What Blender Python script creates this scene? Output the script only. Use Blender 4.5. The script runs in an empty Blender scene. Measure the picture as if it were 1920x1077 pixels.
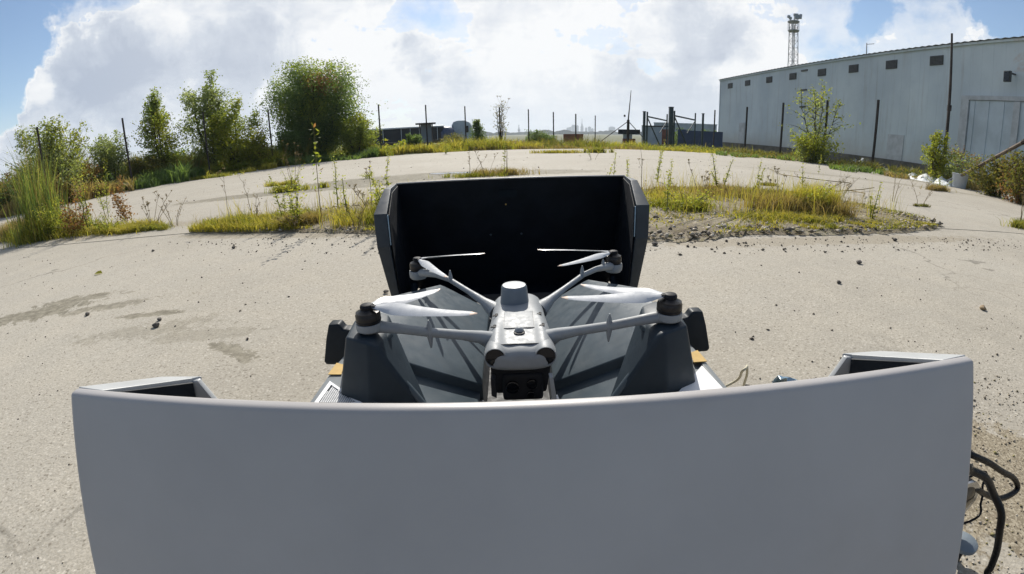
import bpy, bmesh, math, random
import numpy as np
from math import sin, cos, pi, radians, hypot
from mathutils import Vector, Matrix

random.seed(7)
RNG = np.random.default_rng(11)
S = bpy.context.scene
COL = S.collection

# ------------------------------------------------------------------ camera
EYE = 0.65
cd = bpy.data.cameras.new('camera')
cam = bpy.data.objects.new('camera', cd)
COL.objects.link(cam)
S.camera = cam
cd.type = 'PANO'
cd.panorama_type = 'FISHEYE_LENS_POLYNOMIAL'
cd.fisheye_fov = radians(180)
cd.sensor_fit = 'HORIZONTAL'
cd.sensor_width = 36.0
cd.sensor_height = 36.0 * 574 / 1024
cd.fisheye_polynomial_k0 = 0.0
cd.fisheye_polynomial_k1 = -6.22264976e-02
cd.fisheye_polynomial_k2 = 7.91183255e-06
cd.fisheye_polynomial_k3 = 2.28472316e-05
cd.fisheye_polynomial_k4 = -3.79742378e-07
cd.clip_start = 0.01
cd.clip_end = 20000
PITCH, ROLL = 0.330539, 0.02388
_R = Vector((1, 0, 0)); _U = Vector((0, sin(PITCH), cos(PITCH))); _F = Vector((0, cos(PITCH), -sin(PITCH)))
_c, _s = cos(ROLL), -sin(ROLL)
cr = _R * _c + _U * _s
cu = -_R * _s + _U * _c
cam.matrix_world = Matrix(((cr.x, cu.x, -_F.x, 0), (cr.y, cu.y, -_F.y, 0), (cr.z, cu.z, -_F.z, EYE), (0, 0, 0, 1)))

# ------------------------------------------------------------------ light and sky
SUN_AZ, SUN_EL = -1.0, 39.0          # degrees east of the view direction, above the horizon
W = bpy.data.worlds.new('World')
S.world = W
W.use_nodes = True
S.view_settings.view_transform = 'Standard'
S.view_settings.look = 'None'
S.view_settings.gamma = 1.0
S.view_settings.use_curve_mapping = False
S.view_settings.exposure = 0.14
S.cycles.max_bounces = 8
S.cycles.diffuse_bounces = 3
S.cycles.glossy_bounces = 3
S.cycles.transmission_bounces = 4
S.cycles.volume_bounces = 1
S.cycles.transparent_max_bounces = 8
S.cycles.use_denoising = True
S.cycles.sample_clamp_indirect = 6.0
ld = bpy.data.lights.new('sun', 'SUN')
ld.energy = 5.0
ld.angle = radians(0.55)
ld.color = (1.0, 0.95, 0.87)
sun = bpy.data.objects.new('sun', ld)
COL.objects.link(sun)
_a, _e = radians(SUN_AZ), radians(SUN_EL)
SUND = Vector((sin(_a) * cos(_e), cos(_a) * cos(_e), sin(_e)))
sun.rotation_euler = SUND.to_track_quat('Z', 'Y').to_euler()
sun.location = (0, 0, 30)


class NT:
    """small helper to wire shader nodes"""
    def __init__(self, tree):
        self.t = tree
        self.n = tree.nodes
        self.l = tree.links

    def add(self, typ, **kw):
        nd = self.n.new(typ)
        for k, v in kw.items():
            setattr(nd, k, v)
        return nd

    def put(self, sock, v):
        if isinstance(v, bpy.types.NodeSocket):
            self.l.new(v, sock)
        elif v is not None:
            if isinstance(v, (tuple, list)) and len(v) == 3 and sock.type == 'RGBA':
                v = (*v, 1)
            sock.default_value = v

    def math(self, op, a, b=None, clamp=False):
        nd = self.add('ShaderNodeMath', operation=op, use_clamp=clamp)
        self.put(nd.inputs[0], a)
        if b is not None:
            self.put(nd.inputs[1], b)
        return nd.outputs[0]

    def vmath(self, op, a, b=None):
        nd = self.add('ShaderNodeVectorMath', operation=op)
        self.put(nd.inputs[0], a)
        if b is not None:
            self.put(nd.inputs[1], b)
        return nd.outputs['Value'] if op in ('DOT_PRODUCT', 'DISTANCE', 'LENGTH') else nd.outputs[0]

    def mix(self, f, a, b, mode='MIX'):
        nd = self.add('ShaderNodeMix', data_type='RGBA', blend_type=mode, clamp_factor=True)
        self.put(nd.inputs[0], f)
        self.put(nd.inputs[6], a)
        self.put(nd.inputs[7], b)
        return nd.outputs[2]

    def rng(self, v, a, b, c=0.0, d=1.0, smooth=True):
        nd = self.add('ShaderNodeMapRange', interpolation_type='SMOOTHSTEP' if smooth else 'LINEAR')
        self.put(nd.inputs[0], v)
        for i, q in enumerate((a, b, c, d)):
            self.put(nd.inputs[i + 1], q)
        return nd.outputs[0]

    def noise(self, vec, scale, detail=4, rough=0.55, dist=0.0, color=False):
        nd = self.add('ShaderNodeTexNoise')
        self.put(nd.inputs['Vector'], vec)
        nd.inputs['Scale'].default_value = scale
        nd.inputs['Detail'].default_value = detail
        nd.inputs['Roughness'].default_value = rough
        nd.inputs['Distortion'].default_value = dist
        return nd.outputs['Color'] if color else nd.outputs[0]

    def vor(self, vec, scale, feature='F1', out='Distance'):
        nd = self.add('ShaderNodeTexVoronoi', feature=feature)
        self.put(nd.inputs['Vector'], vec)
        nd.inputs['Scale'].default_value = scale
        return nd.outputs[out]

    def ramp(self, v, stops):
        nd = self.add('ShaderNodeValToRGB')
        self.put(nd.inputs[0], v)
        e = nd.color_ramp.elements
        while len(e) < len(stops):
            e.new(0.5)
        for i, (p, c) in enumerate(stops):
            e[i].position = p
            e[i].color = (*c, 1)
        return nd.outputs[0]


def build_sky():
    n = NT(W.node_tree)
    n.n.clear()
    out = n.add('ShaderNodeOutputWorld')
    sky = n.add('ShaderNodeTexSky', sky_type='NISHITA', sun_disc=False)
    sky.sun_elevation = radians(SUN_EL)
    sky.sun_rotation = radians(SUN_AZ)
    sky.air_density = 1.0
    sky.dust_density = 0.3
    sky.ozone_density = 3.0
    tc = n.add('ShaderNodeTexCoord')
    D = tc.outputs['Generated']
    sep = n.add('ShaderNodeSeparateXYZ')
    n.l.new(D, sep.inputs[0])
    z = sep.outputs[2]
    # a deck seen in perspective: divide the direction by its height
    zz = n.math('ADD', n.math('MAXIMUM', z, 0.0), 0.22)
    comb = n.add('ShaderNodeCombineXYZ')
    n.put(comb.inputs[0], n.math('DIVIDE', sep.outputs[0], zz))
    n.put(comb.inputs[1], n.math('DIVIDE', sep.outputs[1], zz))
    n.put(comb.inputs[2], n.math('MULTIPLY', z, 3.0))
    P = comb.outputs[0]
    warp = n.noise(D, 5.0, 6, 0.62, 0, True)
    wv = n.vmath('SUBTRACT', warp, (0.5, 0.5, 0.5))
    wv2 = n.add('ShaderNodeVectorMath', operation='SCALE')
    n.l.new(wv, wv2.inputs[0]); wv2.inputs['Scale'].default_value = 0.24
    DW = n.vmath('NORMALIZE', n.vmath('ADD', D, wv2.outputs[0]))
    big = n.noise(P, 1.05, 9, 0.60, 0.15)
    fine = n.noise(D, 11.0, 9, 0.66, 0.3)
    cov = n.math('ADD', n.math('MULTIPLY', big, 1.0), n.math('MULTIPLY', n.math('SUBTRACT', fine, 0.5), 0.46))
    cov = n.math('ADD', cov, 0.15)

    def lobe(acc, az, el, w, amt):
        a, e = radians(az), radians(el)
        d = (sin(a) * cos(e), cos(a) * cos(e), sin(e))
        dp = n.vmath('DOT_PRODUCT', DW, d)
        f = n.rng(dp, cos(radians(w)), 1.0, 0.0, amt)
        return n.math('ADD', acc, f)

    # openings where the blue shows (negative) and banks of cloud (positive)
    c = cov
    for L in ((-59, 13, 9, -1.0), (-62, 22, 15, -0.8), (-57, 6.0, 4.5, -0.5), (-55, 19, 7, -0.4), (-49.5, 5.2, 2.0, -0.25), (-46, 9, 9, 0.40), (-44, 21, 8, -0.25), (-52.6, 9.4, 3.2, 0.75),
              (-55, 2.5, 6, 0.75), (-48, 3.5, 5, 0.4), (-9, 15.5, 5.5, -0.24), (-4, 11.5, 3.2, -0.10), (8, 9.5, 4, -0.05), (43.2, 14.2, 3.8, -0.30), (42.4, 11.6, 2.4, -0.18),
              (13, 3.5, 6, 0.4), (57.5, 15.5, 5.0, -0.8), (64, 22, 12, -0.4), (180, 30, 100, -0.34), (0, 6, 14, 0.25), (-35, 10, 14, 0.28), (25, 6, 12, 0.18), (5, 22, 12, 0.3)):
        c = lobe(c, *L)
    mask = n.rng(c, 0.615, 0.675)
    veil = n.rng(c, 0.36, 0.64, 0.0, 0.65)
    mask = n.math('MAXIMUM', mask, veil)
    # brightness of the cloud: silver lining near the sun, grey bellies away from it
    sund = n.vmath('DOT_PRODUCT', D, tuple(SUND))
    near = n.rng(sund, 0.35, 0.95)
    g = n.math('ADD', n.math('MULTIPLY', n.noise(P, 1.9, 9, 0.62, 0.5), 0.66), n.math('MULTIPLY', n.noise(D, 9.0, 9, 0.66, 0.8), 0.62))
    g = n.math('SUBTRACT', g, 0.085)
    for L in ((-44, 9.5, 8, -0.30), (-46, 6.5, 5, -0.15), (-31.5, 10.5, 5, -0.26), (-11.5, 8.6, 3.5, -0.20), (21, 3.0, 6.5, -0.24), (22, 11.5, 6, -0.22), (27, 12, 4, -0.15),
              (14, 9.5, 4, -0.12), (37.6, 6.5, 2.2, -0.22), (-54, 3.2, 4, -0.12), (-39.5, 13.5, 4, 0.22), (-29, 7.3, 1.8, 0.3), (-18, 7, 7, 0.26), (3, 8, 8, 0.22),
              (29, 8.6, 4.5, 0.30), (34, 8.2, 3.5, 0.25), (48, 12.0, 5.5, 0.28), (-52.3, 9.4, 2.5, 0.22), (-16, 12, 5, 0.18), (-47, 3.5, 4, 0.15), (9, 14.5, 6, 0.2)):
        g = lobe(g, *L)
    g = n.math('ADD', g, n.rng(c, 0.64, 0.86, 0.22, 0.0))
    g = n.math('ADD', g, n.math('MULTIPLY', n.math('SUBTRACT', n.noise(DW, 26.0, 8, 0.6, 0.4), 0.5), 0.35))
    ccol = n.ramp(n.rng(g, 0.20, 0.80, 0, 1, False), [(0.0, (0.30, 0.37, 0.50)), (0.40, (0.47, 0.535, 0.64)), (0.66, (0.67, 0.71, 0.77)), (1.0, (0.87, 0.88, 0.89))])
    ccol = n.mix(n.math('MULTIPLY', near, 0.40), ccol, (0.88, 0.885, 0.89))
    away = n.rng(sund, -0.7, 0.35, 0.5, 1.0)
    ccol = n.mix(away, (0, 0, 0), ccol)
    # the low air is bright and pale
    low = n.rng(z, 0.0, 0.16, 0.45, 0.0)
    hz = n.mix(near, (0.50, 0.56, 0.66), (0.74, 0.78, 0.84))
    bgs = n.add('ShaderNodeBackground'); n.l.new(sky.outputs[0], bgs.inputs[0]); bgs.inputs[1].default_value = 0.10
    bgc = n.add('ShaderNodeBackground'); n.l.new(n.mix(low, ccol, hz), bgc.inputs[0]); bgc.inputs[1].default_value = 1.0
    ms = n.add('ShaderNodeMixShader')
    n.put(ms.inputs[0], n.math('MAXIMUM', mask, low)); n.l.new(bgs.outputs[0], ms.inputs[1]); n.l.new(bgc.outputs[0], ms.inputs[2])
    n.l.new(ms.outputs[0], out.inputs[0])


build_sky()


# ------------------------------------------------------------------ materials
def new_mat(name):
    m = bpy.data.materials.new(name)
    m.use_nodes = True
    n = NT(m.node_tree)
    b = n.n['Principled BSDF']
    return m, n, b


def plain(name, col, rough=0.55, metal=0.0, var=0.12, scale=30.0, bump=0.0, bscale=400.0, spec=0.5, dirt=None):
    """a colour with uneven tone, uneven gloss and fine relief"""
    m, n, b = new_mat(name)
    tc = n.add('ShaderNodeTexCoord').outputs['Object']
    f = n.noise(tc, scale, 5, 0.6)
    lo = tuple(max(0, c * (1 - var)) for c in col); hi = tuple(min(1, c * (1 + var)) for c in col)
    c = n.mix(n.rng(f, 0.3, 0.7), lo, hi)
    if dirt:
        c = n.mix(n.rng(n.noise(tc, scale * 0.37, 6, 0.7), 0.52, 0.72, 0, dirt[1]), c, dirt[0])
    n.put(b.inputs['Base Color'], c)
    n.put(b.inputs['Roughness'], n.rng(n.noise(tc, scale * 2.3, 3), 0.3, 0.7, max(0.02, rough - 0.07), min(1, rough + 0.07)))
    b.inputs['Metallic'].default_value = metal
    b.inputs['Specular IOR Level'].default_value = spec
    if bump:
        bp = n.add('ShaderNodeBump'); bp.inputs['Strength'].default_value = bump; bp.inputs['Distance'].default_value = 0.002
        n.put(bp.inputs['Height'], n.noise(tc, bscale, 3)); n.l.new(bp.outputs[0], b.inputs['Normal'])
    return m


def leaf_mat(name, cols, trans=0.45):
    """thin leaves: each leaf its own tint, part of the light goes through"""
    m, n, b = new_mat(name)
    ge = n.add('ShaderNodeNewGeometry')
    r = ge.outputs['Random Per Island']
    stops = [(i / (len(cols) - 1), c) for i, c in enumerate(cols)]
    c = n.ramp(r, stops)
    n.put(b.inputs['Base Color'], c)
    b.inputs['Roughness'].default_value = 0.6
    b.inputs['Specular IOR Level'].default_value = 0.25
    t = n.add('ShaderNodeBsdfTranslucent')
    n.put(t.inputs[0], n.mix(0.75, c, (2.5, 2.5, 1.0), 'MULTIPLY'))
    mx = n.add('ShaderNodeMixShader'); mx.inputs[0].default_value = trans
    n.l.new(b.outputs[0], mx.inputs[1]); n.l.new(t.outputs[0], mx.inputs[2])
    n.l.new(mx.outputs[0], n.n['Material Output'].inputs[0])
    return m


def concrete_mat():
    m, n, b = new_mat('worn_concrete')
    P = n.add('ShaderNodeNewGeometry').outputs['Position']
    big = n.noise(P, 0.35, 5, 0.6)
    mid = n.noise(P, 4.0, 6, 0.62)
    c = n.mix(n.rng(big, 0.3, 0.7), (0.362, 0.330, 0.272), (0.445, 0.412, 0.348))
    c = n.mix(n.rng(mid, 0.35, 0.7, 0, 0.5), c, (0.50, 0.455, 0.375))
    # exposed aggregate: pale and dark grains
    jt = n.add('ShaderNodeVectorMath', operation='SCALE'); n.l.new(n.noise(P, 70, 2, .5, 0, True), jt.inputs[0]); jt.inputs['Scale'].default_value = .012
    PV = n.vmath('ADD', P, jt.outputs[0])
    v = n.vor(PV, 95.0, 'F1', 'Color')
    sv = n.add('ShaderNodeSeparateColor'); n.l.new(v, sv.inputs[0])
    vd = n.vor(PV, 95.0)
    grain = n.rng(vd, 0.25, 0.5, 1, 0)
    c = n.mix(n.math('MULTIPLY', n.rng(sv.outputs[0], 0.62, 0.95), n.math('MULTIPLY', grain, 0.7)), c, (0.62, 0.58, 0.50))
    c = n.mix(n.math('MULTIPLY', n.rng(sv.outputs[1], 0.66, 0.95), n.math('MULTIPLY', grain, 0.75)), c, (0.17, 0.145, 0.11))
    v2 = n.vor(P, 210.0, 'F1', 'Color')
    sv2 = n.add('ShaderNodeSeparateColor'); n.l.new(v2, sv2.inputs[0])
    c = n.mix(n.rng(sv2.outputs[0], 0.0, 1.0, 0.0, 0.42, False), c, (0.16, 0.14, 0.105))
    # stains, damp and drifted silt, each where it lies
    nz = n.math('SUBTRACT', n.noise(P, 13.0, 9, 0.76, 0.7), 0.5)
    nz2 = n.math('SUBTRACT', n.noise(P, 1.6, 6, 0.65, 0.3), 0.5)
    acc = 0.0
    sp = n.add('ShaderNodeSeparateXYZ'); n.l.new(P, sp.inputs[0])
    def ell(x, y, rx, ry, rot, amp, k):
        ca, sa = cos(radians(rot)), sin(radians(rot))
        dx = n.math('SUBTRACT', sp.outputs[0], x); dy = n.math('SUBTRACT', sp.outputs[1], y)
        u = n.math('DIVIDE', n.math('ADD', n.math('MULTIPLY', dx, ca), n.math('MULTIPLY', dy, sa)), rx)
        w = n.math('DIVIDE', n.math('SUBTRACT', n.math('MULTIPLY', dy, ca), n.math('MULTIPLY', dx, sa)), ry)
        r = n.math('SQRT', n.math('ADD', n.math('MULTIPLY', u, u), n.math('MULTIPLY', w, w)))
        r = n.math('ADD', r, n.math('MULTIPLY', nz, k))
        r = n.math('ADD', r, n.math('MULTIPLY', nz2, k * 0.5))
        return n.rng(r, 0.78, 0.95, amp, 0.0)
    st = None
    for e in ((-2.62, 1.60, 0.42, 0.13, 30, 0.85, 4.2), (-2.44, 1.86, 0.30, 0.07, 20, 0.8, 4.2), (-2.05, 1.74, 0.34, 0.06, 24, 0.7, 4.6), (-1.66, 1.63, 0.18, 0.04, 12, 0.8, 3.4), (-1.50, 1.44, 0.35, 0.10, 20, 0.4, 5.0),
              (-0.96, 1.28, 0.13, 0.045, -25, 0.75, 4.0), (-1.2, 1.42, 0.3, 0.06, 10, 0.35, 4.0), (-3.2, 6.6, 2.4, 0.42, 8, 0.85, 1.2), (-1.7, 7.6, 2.3, 0.75, 8, 0.95, 1.0), (-0.5, 8.0, 2.4, 0.7, 0, 0.75, 1.2),
              (3.2, 12.0, 1.4, 0.12, -10, 0.4, 1.6), (7.8, 8.2, 3.6, 0.30, -38, 0.45, 2.0), (10.5, 9.0, 3.0, 0.5, -60, 0.6, 2.0), (2.4, 16.5, 1.2, 0.15, 0, 0.5, 1.4), (-8, 12.5, 2.5, 0.15, 35, 0.35, 2.2)):
        q = ell(*e)
        st = q if st is None else n.math('MAXIMUM', st, q)
    c = n.mix(st, c, n.mix(n.rng(n.noise(P, 22, 6, .7), .35, .65), (0.12, 0.105, 0.07), (0.26, 0.235, 0.175)))
    soil = None
    for e in ((1.15, 0.42, 0.55, 0.30, -35, 0.85, 2.6), (-4.2, 4.05, 1.4, 0.28, 10, 0.5, 2.4), (2.4, 2.75, 2.0, 0.14, 5, 0.5, 2.6), (-1.9, 3.28, 1.2, 0.12, -12, 0.55, 2.6)):
        q = ell(*e)
        soil = q if soil is None else n.math('MAXIMUM', soil, q)
    c = n.mix(soil, c, n.mix(n.rng(v2, 0.3, 0.8), (0.17, 0.135, 0.085), (0.36, 0.31, 0.22)))
    # hairline cracks
    cr1 = n.vor(n.vmath('ADD', P, n.noise(P, 1.2, 4, 0.6, 0, True)), 0.33, 'DISTANCE_TO_EDGE')
    ck = n.math('MULTIPLY', n.rng(cr1, 0.0, 0.006, 0.6, 0.0), n.rng(big, 0.45, 0.6))
    c = n.mix(ck, c, (0.10, 0.09, 0.07))
    n.put(b.inputs['Base Color'], c)
    n.put(b.inputs['Roughness'], n.rng(mid, 0.3, 0.7, 0.8, 0.95))
    b.inputs['Specular IOR Level'].default_value = 0.3
    bp = n.add('ShaderNodeBump'); bp.inputs['Strength'].default_value = 0.55; bp.inputs['Distance'].default_value = 0.004
    h = n.math('ADD', n.math('MULTIPLY', n.noise(P, 90, 7, 0.75), 0.9), n.math('MULTIPLY', n.rng(vd, 0.1, 0.6, 1, 0), 0.2))
    n.put(bp.inputs['Height'], h); n.l.new(bp.outputs[0], b.inputs['Normal'])
    return m


def soil_mat(name, a, bcol, cc, sc=3.0):
    m, n, b = new_mat(name)
    P = n.add('ShaderNodeNewGeometry').outputs['Position']
    c = n.mix(n.rng(n.noise(P, sc, 7, 0.65), 0.35, 0.65), a, bcol)
    c = n.mix(n.rng(n.noise(P, sc * 9, 4, 0.7), 0.5, 0.7, 0, 0.7), c, cc)
    n.put(b.inputs['Base Color'], c)
    b.inputs['Roughness'].default_value = 0.95
    bp = n.add('ShaderNodeBump'); bp.inputs['Strength'].default_value = 0.8; bp.inputs['Distance'].default_value = 0.02
    n.put(bp.inputs['Height'], n.noise(P, sc * 14, 5, 0.7)); n.l.new(bp.outputs[0], b.inputs['Normal'])
    return m


M = {}
M['concrete'] = concrete_mat()
M['soil'] = soil_mat('rough_field', (0.070, 0.085, 0.030), (0.12, 0.12, 0.042), (0.085, 0.070, 0.040), 0.5)
M['gravel_bed'] = soil_mat('gravelly_dirt', (0.19, 0.150, 0.098), (0.33, 0.285, 0.205), (0.24, 0.22, 0.055), 4.0)
M['shell'] = plain('pale_grey_shell', (0.378, 0.360, 0.348), 0.42, 0, 0.06, 4, 0.06, 1600, 0.5, ((0.33, 0.295, 0.27), 0.5))
M['shell_rim'] = plain('shell_rim', (0.42, 0.43, 0.43), 0.40, 0, 0.05, 20, 0.05, 1400)
M['liner'] = plain('black_liner', (0.008, 0.011, 0.016), 0.62, 0, 0.25, 12, 0.1, 900, 0.25)
M['liner_rim'] = plain('slate_rim', (0.034, 0.045, 0.057), 0.45, 0, 0.12, 20, 0.05, 900, 0.3)
M['deck'] = plain('slate_deck_plastic', (0.062, 0.084, 0.101), 0.42, 0, 0.08, 25, 0.06, 1500, 0.28, ((0.16, 0.17, 0.17), 0.25))
M['deck_light'] = plain('grey_deck_plastic', (0.20, 0.215, 0.22), 0.42, 0, 0.06, 25, 0.12, 1500, 0.5)
M['pod'] = plain('pod_shaded_slate', (0.026, 0.038, 0.050), 0.46, 0, 0.08, 25, 0.05, 1500, 0.22)  # deck slate darkened, so the pods' shade sits in the colour
M['deck_dark'] = plain('dark_navy_plastic', (0.010, 0.016, 0.023), 0.50, 0, 0.15, 25, 0.05, 1200, 0.22)
M['well'] = plain('black_well', (0.008, 0.009, 0.012), 0.6, 0, 0.2, 30, 0, 1, 0.3)
M['mark_white'] = plain('white_print', (0.80, 0.80, 0.80), 0.5, 0, 0.04, 60)
M['mark_yellow'] = plain('yellow_print', (0.50, 0.32, 0.08), 0.5, 0, 0.08, 60)
M['drone'] = plain('light_grey_airframe', (0.265, 0.28, 0.29), 0.50, 0, 0.05, 60, 0.08, 2500, 0.35)
M['drone_dark'] = plain('dark_airframe', (0.011, 0.012, 0.015), 0.6, 0, 0.1, 90, 0, 1, .2)
M['puck'] = plain('blue_grey_puck', (0.17, 0.20, 0.225), 0.45, 0, 0.04, 60)
M['motor'] = plain('black_motor', (0.022, 0.019, 0.018), 0.34, 0.4, 0.25, 120, 0.1, 2000)
M['steel'] = plain('bare_steel', (0.45, 0.45, 0.45), 0.3, 1.0, 0.1, 120)
M['blade'] = plain('pale_propeller', (0.50, 0.51, 0.52), 0.30, 0, 0.04, 40, 0, 1, 0.6)
M['blade_tip'] = plain('orange_tip', (0.68, 0.50, 0.38), 0.35, 0, 0.05, 40)
M['glass'] = plain('lens_glass', (0.004, 0.005, 0.008), 0.09, 0, 0.1, 20, 0, 1, .4)
M['cable'] = plain('black_rubber', (0.003, 0.003, 0.004), 0.34, 0, 0.2, 60, 0, 1, 0.2)
M['cream'] = plain('cream_cord', (0.55, 0.50, 0.36), 0.6, 0, 0.08, 60)
M['blue_bag'] = plain('pale_blue_plastic', (0.22, 0.33, 0.42), 0.28, 0, 0.15, 30, 0, 1, 0.7)
M['post'] = plain('rusted_post', (0.040, 0.034, 0.032), 0.8, 0.1, 0.35, 8, 0.4, 60, 0.3, ((0.11, 0.055, 0.03), 0.5))
M['gate'] = plain('dark_green_gate', (0.045, 0.065, 0.065), 0.6, 0.1, 0.25, 8, 0.3, 60, 0.4)
M['wall'] = None
M['bark'] = plain('grey_bark', (0.055, 0.048, 0.036), 0.9, 0, 0.35, 12, 0.5, 40, 0.2)
M['straw'] = plain('dry_stalk', (0.20, 0.155, 0.075), 0.8, 0, 0.25, 30, 0, 1, 0.2)
M['green_stalk'] = plain('green_stalk', (0.15, 0.17, 0.05), 0.75, 0, 0.2, 30, 0, 1, 0.2)
M['stone'] = plain('dark_stone', (0.10, 0.088, 0.075), 0.85, 0, 0.35, 40, 0.5, 120)
M['leaf_green'] = leaf_mat('green_leaf', [(0.104, 0.145, 0.041), (0.160, 0.203, 0.051), (0.207, 0.239, 0.065), (0.128, 0.160, 0.058)], .5)
M['leaf_grey'] = leaf_mat('grey_green_leaf', [(0.129, 0.169, 0.078), (0.186, 0.215, 0.104), (0.243, 0.267, 0.143), (0.114, 0.143, 0.058)], 0.5)
M['leaf_lime'] = leaf_mat('yellow_green_leaf', [(0.131, 0.163, 0.031), (0.200, 0.219, 0.037), (0.150, 0.175, 0.027), (0.263, 0.244, 0.044)], 0.5)
M['leaf_dark'] = leaf_mat('dark_leaf', [(0.065, 0.109, 0.041), (0.102, 0.152, 0.052), (0.131, 0.181, 0.065)], 0.42)
M['leaf_rust'] = leaf_mat('rust_leaf', [(0.17, 0.085, 0.045), (0.24, 0.12, 0.06), (0.13, 0.10, 0.04), (0.20, 0.09, 0.05)], 0.4)
M['leaf_olive'] = leaf_mat('olive_leaf', [(0.098, 0.104, 0.033), (0.150, 0.137, 0.042), (0.078, 0.098, 0.029), (0.195, 0.143, 0.052)], 0.42)
M['grass_gold'] = leaf_mat('golden_grass', [(0.242, 0.220, 0.039), (0.330, 0.275, 0.066), (0.187, 0.198, 0.033), (0.374, 0.297, 0.110)], 0.45)
M['grass_green'] = leaf_mat('green_grass', [(0.143, 0.162, 0.034), (0.219, 0.216, 0.041), (0.110, 0.135, 0.027), (0.321, 0.257, 0.068)], 0.45)
M['grass_dry'] = leaf_mat('dry_grass', [(0.230, 0.178, 0.086), (0.310, 0.230, 0.115), (0.172, 0.149, 0.057), (0.265, 0.184, 0.103)], 0.35)
M['seed'] = leaf_mat('brown_seed', [(0.16, 0.11, 0.06), (0.22, 0.16, 0.10), (0.12, 0.10, 0.05)], 0.3)
M['flower'] = leaf_mat('yellow_spike', [(0.33, 0.31, 0.06), (0.26, 0.27, 0.06), (0.20, 0.24, 0.05)], 0.45)


# ------------------------------------------------------------------ object helpers
def tag(o, label=None, cat=None, group=None, kind=None):
    if label: o['label'] = label
    if cat: o['category'] = cat
    if group: o['group'] = group
    if kind: o['kind'] = kind
    return o


def empty(name, loc=(0, 0, 0), label=None, cat=None, group=None, rot=(0, 0, 0)):
    o = bpy.data.objects.new(name, None)
    o.empty_display_size = 0.1
    o.location = loc
    o.rotation_euler = rot
    COL.objects.link(o)
    return tag(o, label, cat, group)


def np_mesh(name, V, Q, mats, smooth=False, mi=None):
    """mesh from numpy vertex rows and face rows of one length"""
    me = bpy.data.meshes.new(name)
    V = np.asarray(V, dtype=np.float32); Q = np.asarray(Q, dtype=np.int32)
    k = Q.shape[1]
    me.vertices.add(len(V)); me.vertices.foreach_set('co', V.ravel())
    me.loops.add(Q.size); me.loops.foreach_set('vertex_index', Q.ravel())
    me.polygons.add(len(Q)); me.polygons.foreach_set('loop_start', np.arange(0, Q.size, k, dtype=np.int32))
    if mi is not None:
        me.polygons.foreach_set('material_index', np.asarray(mi, dtype=np.int32))
    for m in (mats if isinstance(mats, (list, tuple)) else [mats]):
        me.materials.append(m)
    me.update(calc_edges=True)
    if smooth:
        me.polygons.foreach_set('use_smooth', np.ones(len(Q), dtype=bool))
    return me


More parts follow.
